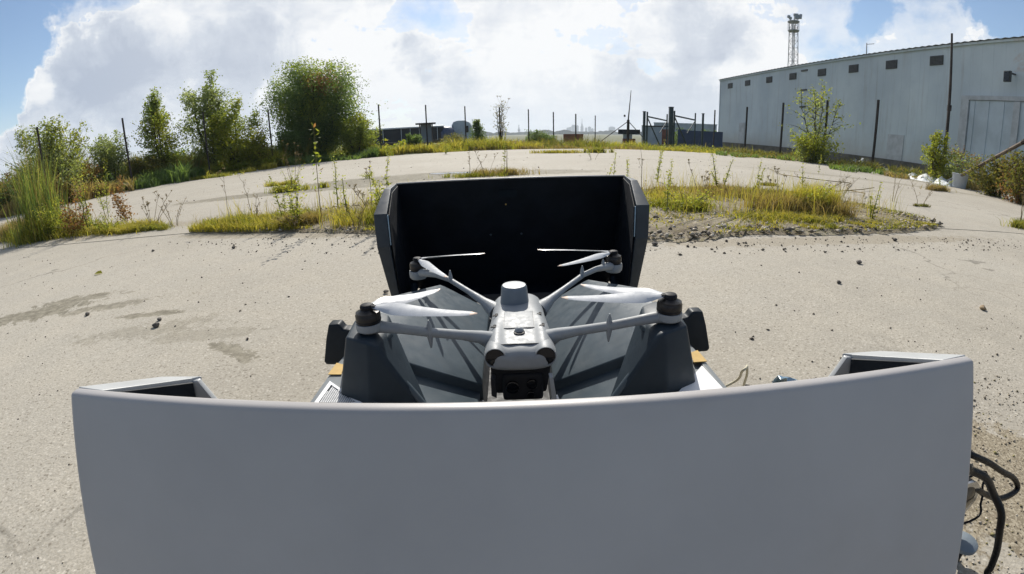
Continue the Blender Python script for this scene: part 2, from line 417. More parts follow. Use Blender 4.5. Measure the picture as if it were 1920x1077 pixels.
class MB:
    def __init__(self, o=(0, 0, 0)):
        self.v = []; self.f = []; self.o = Vector(o)

    def add(self, vs, fs):
        b = len(self.v)
        self.v += [tuple(Vector(p) - self.o) for p in vs]
        self.f += [tuple(i + b for i in q) for q in fs]
        return self

    def box(self, x0, x1, y0, y1, z0, z1):
        return self.add([(x0, y0, z0), (x1, y0, z0), (x1, y1, z0), (x0, y1, z0), (x0, y0, z1), (x1, y0, z1), (x1, y1, z1), (x0, y1, z1)],
                        [(0, 3, 2, 1), (4, 5, 6, 7), (0, 1, 5, 4), (1, 2, 6, 5), (2, 3, 7, 6), (3, 0, 4, 7)])

    def slab(self, top, depth, direction=(0, 0, -1)):
        """a polygon given thickness along a direction"""
        n = len(top); d = Vector(direction) * depth
        vs = [Vector(p) for p in top] + [Vector(p) + d for p in top]
        fs = [tuple(range(n)), tuple(range(2 * n - 1, n - 1, -1))] + [(i, i + n, (i + 1) % n + n, (i + 1) % n) for i in range(n)]
        return self.add(vs, fs)

    def tube(self, pts, rad, seg=8, sx=1.0, sz=1.0, cap=True):
        pts = [Vector(p) for p in pts]
        if not hasattr(rad, '__len__'): rad = [rad] * len(pts)
        vs = []; fs = []
        up = Vector((0, 0, 1))
        for i, p in enumerate(pts):
            t = (pts[min(i + 1, len(pts) - 1)] - pts[max(i - 1, 0)]).normalized()
            u = up if abs(t.dot(up)) < 0.95 else Vector((0, 1, 0))
            a = t.cross(u).normalized(); b = a.cross(t).normalized()
            for k in range(seg):
                w = 2 * pi * k / seg
                vs.append(p + a * (cos(w) * rad[i] * sx) + b * (sin(w) * rad[i] * sz))
        for i in range(len(pts) - 1):
            for k in range(seg):
                a0 = i * seg + k; a1 = i * seg + (k + 1) % seg
                fs.append((a0, a1, a1 + seg, a0 + seg))
        if cap:
            fs.append(tuple(range(seg - 1, -1, -1)))
            q = (len(pts) - 1) * seg
            fs.append(tuple(range(q, q + seg)))
        return self.add(vs, fs)

    def lathe(self, c, prof, seg=24, axis='z'):
        """prof: (radius, height) pairs round an axis through c"""
        c = Vector(c); vs = []; fs = []
        for r, h in prof:
            for k in range(seg):
                w = 2 * pi * k / seg
                p = {'z': (r * cos(w), r * sin(w), h), 'y': (r * cos(w), h, r * sin(w)), 'x': (h, r * cos(w), r * sin(w))}[axis]
                vs.append(c + Vector(p))
        for i in range(len(prof) - 1):
            for k in range(seg):
                a0 = i * seg + k; a1 = i * seg + (k + 1) % seg
                fs.append((a0, a1, a1 + seg, a0 + seg))
        fs.append(tuple(range(seg - 1, -1, -1)))
        q = (len(prof) - 1) * seg
        fs.append(tuple(range(q, q + seg)))
        return self.add(vs, fs)

    def hull(self, pts):
        bm = bmesh.new()
        for p in pts: bm.verts.new(p)
        r = bmesh.ops.convex_hull(bm, input=bm.verts[:])
        bad = {g for g in r['geom_interior'] + r['geom_unused'] if isinstance(g, bmesh.types.BMVert)}
        bmesh.ops.delete(bm, geom=list(bad), context='VERTS')
        bmesh.ops.dissolve_limit(bm, angle_limit=0.02, verts=bm.verts[:], edges=bm.edges[:])
        bm.verts.index_update(); bm.verts.ensure_lookup_table()
        self.add([v.co.copy() for v in bm.verts], [tuple(v.index for v in f.verts) for f in bm.faces])
        bm.free()
        return self

    def build(self, name, mat, parent=None, bevel=0.0, smooth=False, seg=2, loc=None):
        me = bpy.data.meshes.new(name)
        me.from_pydata(self.v, [], self.f)
        bm = bmesh.new(); bm.from_mesh(me)
        bmesh.ops.recalc_face_normals(bm, faces=bm.faces[:])
        if bevel:
            ed = [e for e in bm.edges if len(e.link_faces) == 2 and e.calc_face_angle(0) > 0.35]
            bmesh.ops.bevel(bm, geom=ed, offset=bevel, segments=seg, profile=0.6, affect='EDGES', clamp_overlap=True)
        for f in bm.faces: f.smooth = bool(smooth or bevel)
        bm.to_mesh(me); bm.free()
        if (smooth or bevel):
            me.set_sharp_from_angle(angle=radians(40 if not bevel else 55))
        me.materials.append(mat)
        o = bpy.data.objects.new(name, me)
        if parent: o.parent = parent
        if loc: o.location = loc
        COL.objects.link(o)
        return o


def pol(az, d):
    return d * sin(radians(az)), d * cos(radians(az))


def gz(x, y):
    r = hypot(x, y)
    if r < 21.0: return -0.03 if r > 19 else -0.03
    return -0.03 - 0.034 * (min(r, 62) - 21.0)


def zel(el, d):
    return EYE + d * math.tan(radians(el))

#@@GROUND

# ------------------------------------------------------------------ ground
def build_ground():
    radii = [0, 6, 12, 17, 19, 21, 23, 26, 30, 36, 44, 52, 62, 80, 120, 200, 400, 800, 1600, 3300]
    seg = 96
    vs = [(0, 0, -0.03)]; fs = []
    for r in radii[1:]:
        for k in range(seg):
            a = 2 * pi * k / seg
            x, y = r * sin(a), r * cos(a)
            z = gz(x, y) + (0 if r < 21 or r > 100 else random.uniform(-.05, .05))
            vs.append((x, y, z))
    for k in range(seg):
        fs.append((0, 1 + k, 1 + (k + 1) % seg))
    for i in range(len(radii) - 2):
        for k in range(seg):
            a = 1 + i * seg + k; b = 1 + i * seg + (k + 1) % seg
            fs.append((a, a + seg, b + seg, b))
    o = MB().add(vs, fs).build('ground', M['soil'], smooth=True)
    tag(o, kind='structure')
    # the concrete yard: a near slab and a far slab with an open joint between them
    edge = [(-17.2, 9.2), (-16.4, 11.2), (-15.4, 12.6), (-14.2, 13.9), (-12.6, 15.3), (-10.4, 16.2), (-7.8, 16.9), (-5.3, 17.9), (-3.4, 19.0), (-1.2, 19.8), (1.0, 20.0), (3.4, 19.9),
            (5.6, 19.3), (7.3, 18.3), (8.9, 16.9), (10.1, 15.2), (11.2, 13.4), (12.0, 11.8), (12.4, 10.3), (12.4, 8.8), (12.1, 7.2)]
    rough = []
    for i in range(len(edge) - 1):
        a, b = Vector(edge[i]), Vector(edge[i + 1])
        for k in range(6):
            p = a.lerp(b, k / 6)
            rough.append((p.x + random.uniform(-.05, .05), p.y + random.uniform(-.05, .05)))
    rough.append(edge[-1])
    def jy(x): return 3.44 - 0.045 * x + 0.05 * sin(x * 1.7)
    jn = [(-19.0 + i * 1.0, jy(-19.0 + i * 1.0)) for i in range(32)]
    far = [(x, y + 0.015, 0.0) for x, y in jn] + [(12.1, 5.0, 0)] + [(x, y, 0.0) for x, y in reversed(rough)] + [(-18.5, 6.0, 0)]
    near = [(x, y - 0.015, 0.0) for x, y in reversed(jn)] + [(-19, -14, 0), (12.0, -14, 0)]
    for nm, poly in (('far_yard_slab', far), ('near_yard_slab', near)):
        tag(MB().slab(poly, 0.12).build(nm, M['concrete']), kind='structure')


build_ground()
#@@BUILDING

# ------------------------------------------------------------------ warehouse on the right
def wall_mat():
    m, n, b = new_mat('weathered_wall_panel')
    P = n.add('ShaderNodeNewGeometry').outputs['Position']
    sp = n.add('ShaderNodeSeparateXYZ'); n.l.new(P, sp.inputs[0])
    z = sp.outputs[2]
    oi = n.add('ShaderNodeObjectInfo').outputs['Random']
    c = n.mix(n.rng(n.noise(P, 0.35, 5, 0.6), 0.3, 0.7), (0.45, 0.515, 0.57), (0.56, 0.625, 0.665))
    c = n.mix(n.rng(oi, 0, 1, 0, 0.10, False), c, (0.30, 0.31, 0.33))
    # washed-down rust and splash dirt near the foot
    mp = n.add('ShaderNodeMapping'); n.l.new(P, mp.inputs[0]); mp.inputs['Scale'].default_value = (1.6, 1.6, 0.12)
    streak = n.rng(n.noise(mp.outputs[0], 2.0, 7, 0.7), 0.52, 0.72)
    c = n.mix(n.math('MULTIPLY', streak, 0.65), c, (0.36, 0.37, 0.38))
    foot = n.rng(n.math('ADD', z, n.math('MULTIPLY', n.noise(P, 0.9, 5, 0.7), 2.2)), 0.9, 2.8, 0.6, 0.0)
    c = n.mix(foot, c, (0.40, 0.375, 0.35))
    rust = n.math('MULTIPLY', n.rng(n.noise(P, 0.5, 7, 0.7, 0.4), 0.60, 0.70), n.rng(sp.outputs[1], 17.0, 12.0, 0.0, 0.55))
    c = n.mix(rust, c, (0.46, 0.32, 0.26))
    n.put(b.inputs['Base Color'], c)
    b.inputs['Roughness'].default_value = 0.72
    b.inputs['Specular IOR Level'].default_value = 0.3
    bp = n.add('ShaderNodeBump'); bp.inputs['Strength'].default_value = 0.3; bp.inputs['Distance'].default_value = 0.02
    n.put(bp.inputs['Height'], n.noise(P, 1.3, 4)); n.l.new(bp.outputs[0], b.inputs['Normal'])
    return m


M['wall'] = wall_mat()
M['roof'] = plain('grey_roof_sheet', (0.27, 0.275, 0.275), 0.6, 0.2, 0.15, 3)
M['vent'] = plain('dark_vent', (0.055, 0.060, 0.062), 0.6, 0, 0.2, 6)
M['plinth'] = plain('dirty_plinth', (0.10, 0.095, 0.085), 0.9, 0, 0.3, 2, 0.5, 30)
M['door'] = plain('pale_blue_door', (0.42, 0.48, 0.54), 0.6, 0, 0.12, 1.0)
M['frame'] = plain('dull_door_frame', (0.40, 0.42, 0.45), 0.6, 0, 0.15, 3)

BA = Vector((18.45, 39.2, 0)); BD = Vector((0.0293, -0.99957, 0)); BN = Vector((-0.99957, -0.0293, 0))
def bw(s, z, out=0.0):
    p = BA + BD * s + BN * out
    return (p.x, p.y, z)

def build_warehouse():
    e = empty('warehouse', (BA.x, BA.y, -0.6), 'long low pale blue-grey warehouse with a row of small dark vents behind the fence', 'building')
    o = e.location
    EZ = 5.66; L = 46.0; W0 = 2.3; n = int(L / W0)
    # shared panel mesh
    pm = MB().box(0, 0.06, 0, W0 - 0.003, 0, EZ - 0.3)
    for k in (0.57, 1.14, 1.71): pm.box(-0.003, 0, k, k + 0.09, 0, EZ - 0.3)
    p0 = pm.build('wall_panel', M['wall'], e)
    ang = math.atan2(BD.x, -BD.y)
    for i in range(n):
        p = p0 if i == 0 else p0.copy()
        if i: COL.objects.link(p); p.parent = e
        a = bw(i * W0 + W0, 0.0)
        p.location = Vector((a[0], a[1], 0.0)) - o + Vector((0, 0, 0.25))
        p.rotation_euler = (0, 0, ang)
    MB(o).slab([bw(0.01, -0.9, -.07), bw(L, -0.9, -.07), bw(L, EZ - .1, -.07), bw(.01, EZ - .1, -.07)], 22, -BN).build('wall_core', M['plinth'], e)
    MB(o).slab([bw(-0.02, -0.95, 0.05), bw(L, -0.95, 0.05), bw(L, 0.25, 0.05), bw(-0.02, 0.25, 0.05)], 0.12, -BN).build('plinth', M['plinth'], e)
    # corner trim and fascia
    MB(o).slab([bw(-0.10, -0.6, 0.03), bw(0.0, -0.6, 0.03), bw(0.0, EZ - .05, 0.03), bw(-0.10, EZ - .05, 0.03)], 0.3, -BN).build('corner_trim', M['wall'], e)
    MB(o).slab([bw(-0.12, EZ - 0.12, 0.09), bw(L, EZ - 0.12, 0.09), bw(L, EZ - 0.02, 0.09), bw(-0.12, EZ - 0.02, 0.09)], 0.12, -BN).build('fascia', M['wall'], e)
    # corrugated roof: a wavy edge that overhangs
    vs = []; fs = []; m = 460
    for i in range(m + 1):
        s = -0.2 + i * (L + 0.2) / m
        z = EZ + 0.035 * (0.5 + 0.5 * cos(i * pi / 2))
        vs += [bw(s, z, 0.16), bw(s, z + 0.9, -11.0), bw(s, z - 0.015, 0.16), bw(s, z + 0.885, -11.0)]
    for i in range(m):
        a = i * 4
        fs += [(a, a + 4, a + 5, a + 1), (a + 2, a + 3, a + 7, a + 6), (a, a + 2, a + 6, a + 4), (a + 1, a + 5, a + 7, a + 3)]
    MB(o).add(vs, fs).build('roof', M['roof'], e)
    # vents with louvre blades
    for i, s in enumerate((1.8, 4.66, 7.75, 10.66, 13.7, 16.53, 19.4, 22.27)):
        wd = 0.78
        z0, z1 = 4.78, 5.21
        v = MB(o).slab([bw(s - wd / 2, z0, 0.035), bw(s + wd / 2, z0, 0.035), bw(s + wd / 2, z1, 0.035), bw(s - wd / 2, z1, 0.035)], 0.05, -BN).build('vent', M['vent'], e)
        lb = MB(o)
        for k in range(6):
            z = z0 + 0.03 + k * 0.066
            lb.slab([bw(s - wd / 2 + .03, z, 0.065), bw(s + wd / 2 - .03, z, 0.065), bw(s + wd / 2 - .03, z + .05, 0.04), bw(s - wd / 2 + .03, z + .05, 0.04)], 0.008, -BN)
        lb.build('louvre', M['vent'], v)
    # three small dark outlets one above another
    for z in (5.27, 4.02, 2.95):
        MB(o).slab([bw(11.6, z - .05, 0.06), bw(12.25, z - .05, 0.06), bw(12.25, z + .05, 0.06), bw(11.6, z + .05, 0.06)], 0.08, -BN).build('outlet', M['vent'], e)
    # big sliding doors at the near end
    dr = MB(o).slab([bw(24.3, -0.3, 0.05), bw(29.4, -0.3, 0.05), bw(29.4, 3.2, 0.05), bw(24.3, 3.2, 0.05)], 0.04, -BN).build('sliding_door', M['door'], e)
    for k in range(7):
        s = 24.5 + k * 0.72
        MB(o).slab([bw(s, -0.28, 0.075), bw(s + .06, -0.28, 0.075), bw(s + .06, 3.18, 0.075), bw(s, 3.18, 0.075)], 0.024, -BN).build('rib', M['door'], dr)
    MB(o).slab([bw(23.85, -0.3, 0.11), bw(24.25, -0.3, 0.11), bw(24.25, 3.4, 0.11), bw(23.85, 3.4, 0.11)], 0.1, -BN).build('door_frame', M['frame'], e)
    MB(o).slab([bw(24.26, 3.22, 0.11), bw(31, 3.22, 0.11), bw(31, 3.4, 0.11), bw(24.26, 3.4, 0.11)], 0.1, -BN).build('door_frame', M['frame'], e)
    MB(o).slab([bw(26.45, -0.3, 0.115), bw(26.75, -0.3, 0.115), bw(26.75, 3.2, 0.115), bw(26.45, 3.2, 0.115)], 0.03, -BN).build('door_post', M['frame'], e)
    # wall lamp
    a = Vector(bw(26.35, 4.0, 0.25))
    lm = MB(o).box(a.x - .25, a.x + .26, a.y - .04, a.y + .04, a.z + .22, a.z + .28).box(a.x - .32, a.x - .22, a.y - .16, a.y + .16, a.z - .12, a.z + .30).build('wall_lamp', M['vent'], e, 0.01)
    MB(o).box(a.x - .34, a.x - .325, a.y - .13, a.y + .13, a.z - .09, a.z + .27).build('lamp_glass', M['glass'], lm)
    # faded darker door-sized patches: steel plates bolted on
    for s0, s1, z0, z1 in ((3.6, 4.5, 0.0, 1.9), (19.5, 20.6, 0.0, 1.5)):
        MB(o).slab([bw(s0, z0, 0.03), bw(s1, z0, 0.03), bw(s1, z1, 0.03), bw(s0, z1, 0.03)], 0.02, -BN).build('steel_plate', M['frame'], e)


build_warehouse()

def roof_mast():
    x, y = pol(41.15, 36)
    e = empty('roof_antenna', (x, y, 5.9), 'thin aerial with a side arm standing on the warehouse roof', 'antenna')
    MB(e.location).tube([(x, y, 5.6), (x, y, zel(11.1, 36))], [0.06, 0.03], 6).build('mast', M['roof'], e)
    MB(e.location).tube([(x, y, zel(10.95, 36)), (x + .4, y - .3, zel(11.05, 36))], 0.022, 5).build('side_arm', M['roof'], e)
roof_mast()

# ------------------------------------------------------------------ lattice floodlight tower
M['galv'] = plain('galvanised_steel', (0.30, 0.31, 0.32), 0.5, 0.6, 0.12, 5)
def light_tower():
    D = 85.0
    x, y = pol(33.25, D)
    zt = zel(13.2, D); zb = -1.4
    e = empty('floodlight_tower', (x, y, zb), 'tall lattice tower with floodlights and a platform rising behind the warehouse', 'light tower')
    w = 0.50
    cs = [(-w, -w), (w, -w), (w, w), (-w, w)]
    for a, b in cs:
        MB(e.location).tube([(x + a * 1.5, y + b * 1.5, zb), (x + a, y + b, zt - .4)], 0.07, 5).build('leg', M['galv'], e)
    br = MB(e.location); H = zt - zb; nb = 20
    for i in range(nb):
        f0, f1 = i / nb, (i + 1) / nb
        s0, s1 = 1.5 - .5 * f0, 1.5 - .5 * f1
        z0, z1 = zb + H * f0, zb + H * f1
        for k in range(4):
            a, b = cs[k], cs[(k + 1) % 4]
            if i % 2: a, b = b, a
            br.tube([(x + a[0] * s0, y + a[1] * s0, z0), (x + b[0] * s1, y + b[1] * s1, z1)], 0.03, 4)
            br.tube([(x + a[0] * s1, y + a[1] * s1, z1), (x + b[0] * s1, y + b[1] * s1, z1)], 0.025, 4)
    br.build('bracing', M['galv'], e)
    MB(e.location).tube([(x, y, zb), (x, y, zt)], 0.05, 6).build('ladder_core', M['galv'], e)
    for z, r in ((zt - 1.6, .95), (zt - .1, 1.0)):
        MB(e.location).lathe((x, y, z), [(r * .9, -.16), (r, 0), (r, .09), (r * .92, .12)], 12).build('platform', M['galv'], e)
    rl = MB(e.location)
    for k in range(10):
        a = 2 * pi * k / 10
        rl.tube([(x + .93 * cos(a), y + .93 * sin(a), zt - 1.6), (x + .93 * cos(a), y + .93 * sin(a), zt)], 0.03, 4)
    rl.build('railing', M['galv'], e)
    for dx, dz, r in ((-1.25, .50, .3), (-.95, .28, .3), (-.05, .95, .32), (.30, .98, .34), (.62, .80, .34), (.95, .62, .34), (.42, .50, .3), (1.02, 1.0, .3), (.08, .55, .3)):
        f = MB(e.location).box(x + dx - .22, x + dx + .22, y - .7, y - .3, zt + dz - .2, zt + dz + .22).build('floodlight', M['galv'], e, 0.06)
        MB(e.location).tube([(x + dx * .5, y, zt), (x + dx, y - .4, zt + dz)], 0.05, 5).build('bracket', M['galv'], f)
light_tower()

# ------------------------------------------------------------------ fence posts, one thing each
def fence_post(az, d, h, label, lean=0.0, w=0.05):
    x, y = pol(az, d)
    z = gz(x, y) - 0.05
    e = empty('fence_post', (x, y, z), label, 'fence post', 'steel posts of the open fence around the yard', (0, lean, radians(random.uniform(-20, 20))))
    hh = h + 0.05
    a = MB().box(-w / 2, w / 2, -w / 2, -w / 2 + .010, 0, hh).box(-w / 2, -w / 2 + .010, -w / 2 + .0101, w / 2, 0, hh)
    for i in range(6):
        zz = 0.3 + i * hh * 0.15
        a.box(-w / 2 - .012, -w / 2 - .0005, -.012, .012, zz, zz + .03)
    a.build('angle_iron', M['post'], e)
    b = MB().lathe((0, 0, 0), [(0.13, -.1), (0.12, .06), (0.08, .10)], 8).build('footing', M['plinth'], e)
    return e

for a in ((-52.8, 15.2, 2.20, 'thin dark post rising out of the far left tree', .03), (-44.0, 16.6, 2.25, 'bare dark post leaning slightly left between the leftmost shrubs', .045), (-35.5, 17.2, 2.2, 'dark post lost in the tall narrow poplar', 0), (-28.2, 19.0, 2.2, 'dark post at the left edge of the big round tree', .02),
          (-15.45, 20.4, 2.2, 'post just right of the big round tree before the dark carriage', 0), (-9.85, 21.8, 2.2, 'post in front of the flat canopy beyond the weeds', 0), (-5.15, 23.2, 2.2, 'post in front of the grey round-topped van body', 0), (-1.0, 24.4, 2.2, 'post with a thin leafless creeper hanging on it', 0),
          (2.5, 25.9, 2.2, 'first post left of the dark low bush', 0), (5.5, 28.0, 2.2, 'post at the right end of the dark low bush', 0), (8.2, 29.6, 2.2, 'post in front of the rusty orange container', 0), (10.55, 31.0, 2.2, 'last post before the guyed mast, right of the skyline spire', 0),
          (24.65, 26.4, 2.3, 'first post right of the gates, beside the warehouse corner', 0), (28.3, 22.9, 2.2, 'second post right of the gates, in front of the first vents', .01), (32.35, 20.2, 2.2, 'post left of the pale sapling by the warehouse', .01), (37.2, 18.5, 2.25, 'post standing inside the pale sapling', .01), (42.6, 17.0, 2.25, 'post alone before the middle of the warehouse wall, right of the sapling', .02)):
    fence_post(a[0], a[1], a[2], a[3], -a[4] * .5 if a[0] < 0 else a[4] * .6, 0.062)

def tall_pole():
    x, y = pol(50.05, 15.0); z = gz(x, y)
    e = empty('steel_pole', (x, y, z - .05), 'tallest dark pole standing in the yellow-green bush before the warehouse', 'pole')
    MB(e.location).tube([(x, y, z - .05), (x - .03, y, 1.9), (x - .05, y + .02, zel(12.35, 15.0))], [.05, .045, .03], 7).build('shaft', M['post'], e)
    MB(e.location).tube([(x - .02, y, 1.9), (x - .02, y, 2.05)], .06, 8).build('clamp', M['post'], e)
tall_pole()

def leaning_pole():
    p0 = Vector((*pol(50.2, 14.2), 0.0)); p0.z = gz(p0.x, p0.y)
    p1 = Vector((*pol(62, 10.5), 1.72))
    e = empty('leaning_strut', p0, 'rusty brown pipe leaning up to the right out of the bush', 'pipe')
    MB(p0).tube([p0, p0.lerp(p1, .5), p1], [.042, .042, .040], 8).build('pipe', plain('rusty_pipe', (0.14, 0.11, 0.085), .8, .2, .3, 15, .3, 80), e)
    for t in (.35, .7):
        q = p0.lerp(p1, t); dq = (p1 - p0).normalized() * .05
        MB(p0).tube([q - dq, q + dq], .052, 8).build('coupling', M['post'], e)
leaning_pole()

# ------------------------------------------------------------------ gates
def gate_leaf(az0, d0, az1, d1, h, label, posttop):
    x0, y0 = pol(az0, d0); x1, y1 = pol(az1, d1)
    zb = gz(x0, y0) + .15
    e = empty('gate_leaf', (x0, y0, zb), label, 'gate')
    o = e.location
    A = Vector((x0, y0, zb)); B = Vector((x1, y1, zb)); u = Vector((0, 0, h))
    MB(o).tube([A + Vector((0, 0, -.1)), A + u], .05, 6).build('hinge_stile', M['gate'], e)
    MB(o).tube([B + Vector((0, 0, -.1)), B + u], .045, 6).build('latch_stile', M['gate'], e)
    MB(o).tube([A + u * .87, B + u * .80], .045, 6).build('top_rail', M['gate'], e)
    MB(o).tube([A + u * .06, B + u * .06], .045, 6).build('bottom_rail', M['gate'], e)
    C = A.lerp(B, .5)
    MB(o).tube([A + u * .85, A.lerp(B, .62) + u * .08], .038, 6).build('brace', M['gate'], e)
    MB(o).tube([B + u * .78, A.lerp(B, .62) + u * .42], .03, 6).build('brace', M['gate'], e)
    return e
gate_leaf(16.75, 27.0, 19.1, 29.5, 2.0, 'left gate leaf of dark pipe frame, swung open, in front of the pale container', 0)
gate_leaf(19.95, 26.5, 22.4, 28.4, 2.05, 'right gate leaf of dark pipe frame before the blue containers', 0)
for az, d, w, h, lb in ((16.4, 27.0, .13, 2.15, 'slim gate post carrying the left gate leaf'), (19.55, 26.2, .21, 2.35, 'thick dark post between the two gate leaves'), (23.3, 28.0, .10, 2.2, 'short dark post just right of the right gate leaf')):
    x, y = pol(az, d); z = gz(x, y)
    e = empty('gate_post', (x, y, z - .05), lb, 'gate post')
    MB(e.location).box(x - w / 2, x + w / 2, y - w / 2, y + w / 2, z - .05, z + h).build('shaft', M['gate'], e, .008)
    MB(e.location).box(x - w / 2 - .02, x + w / 2 + .02, y - w / 2 - .02, y + w / 2 + .02, z + h + .002, z + h + .03).build('cap', M['gate'], e)

# ------------------------------------------------------------------ guyed mast with a little shelter
def guyed_mast():
    D = 34.0; x, y = pol(14.5, D); z = gz(x, y)
    e = empty('guyed_mast', (x, y, z), 'thin tall mast held by two guy rods beside the flat-roofed kiosk', 'mast')
    zt = zel(5.2, D); zm = zel(1.7, D)
    MB(e.location).tube([(x, y, z - .1), (x, y, zm)], .10, 8).build('pole', M['post'], e)
    MB(e.location).tube([(x, y, zm), (x + .18, y, zt)], [.05, .02], 6).build('whip', M['post'], e)
    for dx in (-1.9, 1.5):
        MB(e.location).tube([(x, y, zm - .1), (x + dx, y + .3, zel(-.9, D))], .03, 5).build('guy_rod', M['post'], e)
    MB(e.location).box(x - .32, x - .22, y - .06, y + .06, zm + .2, zm + .35).build('junction_box', M['post'], e)
guyed_mast()
M['brick'] = plain('red_brown_stack', (0.22, 0.085, 0.055), .8, 0, .3, 6)
M['orange'] = plain('rusty_orange', (0.26, 0.09, 0.045), .8, 0, .3, 2)
M['pale_steel'] = plain('pale_steel_sheet', (0.42, 0.46, 0.50), .55, 0, .12, 1.5)
M['blue_steel'] = plain('deep_blue_steel', (0.040, 0.065, 0.13), .5, 0, .15, 1.2)
M['carriage'] = plain('dark_carriage', (0.020, 0.026, 0.032), .8, 0, .25, .8, 0, 1, .15)
M['white_strip'] = plain('white_strip', (0.62, 0.65, 0.68), .4, 0, .08, 2)
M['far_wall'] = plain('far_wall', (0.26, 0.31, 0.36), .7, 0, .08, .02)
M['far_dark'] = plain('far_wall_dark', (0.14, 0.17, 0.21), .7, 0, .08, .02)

def az_box(e, nm, mat, az0, az1, el0, el1, d, depth, bev=0, ribs=0, z0=None):
    """a box that faces the yard, between two bearings at a distance"""
    x0, y0 = pol(az0, d); x1, y1 = pol(az1, d)
    zb = zel(el0, d) if z0 is None else z0
    zt = zel(el1, d)
    A = Vector((x0, y0, zb)); B = Vector((x1, y1, zb))
    n = Vector(((B - A).y, -(B - A).x, 0)).normalized()
    if n.y < 0: n = -n
    m = MB(e.location).slab([A, B, B + Vector((0, 0, zt - zb)), A + Vector((0, 0, zt - zb))], depth, n)
    p = m.build(nm, mat, e, bev)
    return p, A, B, zt, n

def kiosk():
    D = 40.0
    x, y = pol(14.6, D); zg = gz(x, y)
    e = empty('kiosk', (x, y, zg), 'small kiosk with an overhanging dark flat roof at the foot of the mast', 'kiosk')
    az_box(e, 'roof', M['carriage'], 13.3, 15.95, -.02, .55, D, 1.8)
    az_box(e, 'wall', M['pale_steel'], 13.9, 15.0, -1, -.025, D + .3, 1.1, 0, 0, zg)
    az_box(e, 'counter', M['brick'], 13.85, 15.4, -1, -.55, D + .05, .22, 0, 0, zg)
kiosk()
def pallet_stack(az, d, w, h, lb):
    x, y = pol(az, d); zg = gz(x, y)
    e = empty('crate_stack', (x, y, zg), lb, 'crates')
    for i in range(3):
        MB(e.location).box(x - w, x + w, y - .4, y + .4, zg + i * h / 3, zg + (i + 1) * h / 3 - .02).build('crate', M['brick'], e)
pallet_stack(14.2, 31.5, .55, .42, 'low red-brown stack of crates at the yard edge by the mast')

def container(nm, lb, cat, mat, az0, az1, el1, d, depth, roof=None, ribs=8):
    x, y = pol((az0 + az1) / 2, d); zg = gz(x, y)
    e = empty(nm, (x, y, zg), lb, cat)
    p, A, B, zt, n = az_box(e, 'body', mat, az0, az1, 0, el1, d, depth, 0, 0, zg + .1)
    rb = MB(e.location)
    for k in range(ribs + 1):
        q = A.lerp(B, k / ribs) ; t = (B - A).normalized() * .05
        rb.slab([q - t - n * .04, q + t - n * .04, q + t - n * .04 + Vector((0, 0, zt - q.z)), q - t - n * .04 + Vector((0, 0, zt - q.z))], .038, n)
        if k in (0, ribs):
            MB(e.location).box(q.x - .2, q.x + .2, q.y, q.y + .4, zg - .05, zg + .1).build('skid', M['post'], e)
    rb.build('side_rib', mat, e)
    if roof:
        az_box(e, 'roof', roof, az0 - .1, az1 + .1, el1 + .01, el1 + .12, d - .1, depth + .2)
    return e, A, B, zt, n, zg
container('shipping_container', 'rusty orange low container in the field before the city skyline', 'container', M['orange'], 6.75, 9.05, -.05, 46, 2.4)
e, A, B, zt, n, zg = container('storage_shed', 'pale grey shed with a reddish door behind the left gate leaf', 'shed', M['pale_steel'], 16.2, 19.8, .95, 38, 4.0, M['carriage'], 6)
t = (B - A).normalized(); q = A + t * 1.55
MB(e.location).slab([q - n * .05, q + t * .8 - n * .05, q + t * .8 - n * .05 + Vector((0, 0, 1.6)), q - n * .05 + Vector((0, 0, 1.6))], .04, n).build('door', M['brick'], e)
container('shipping_container', 'long deep blue container behind the right gate leaf, beside the warehouse', 'container', M['blue_steel'], 21.4, 25.6, .62, 34, 2.4, None, 16)
container('shipping_container', 'short deep blue skip with a raised left end behind the gates', 'container', M['blue_steel'], 20.5, 21.3, .72, 35, 2.0, None, 5)
container('storage_shed', 'long pale low shed far behind the gates', 'shed', M['pale_steel'], 17.6, 24.9, 1.35, 75, 8, M['white_strip'], 14)
for az, r, lb in ((20.8, 2.4, 'left of two round bushes above the blue containers'), (23.7, 2.0, 'right of two round bushes above the blue containers')):
    pass
az = 24.6
def white_sheet():
    x, y = pol(24.0, 30.5); zg = gz(x, y)
    e = tag(MB().hull([(x - 1.2, y, zg), (x + 1.0, y, zg), (x + .8, y + .5, zg + .16), (x - 1.0, y + .4, zg + .13), (x, y + .6, zg + .2), (x + 1.0, y + .7, zg), (x - 1.1, y + .7, zg)]).build('plastic_sheet', M['white_strip'], None, .02), 'flattened white sheet on the ground under the blue container', 'sheet')
white_sheet()

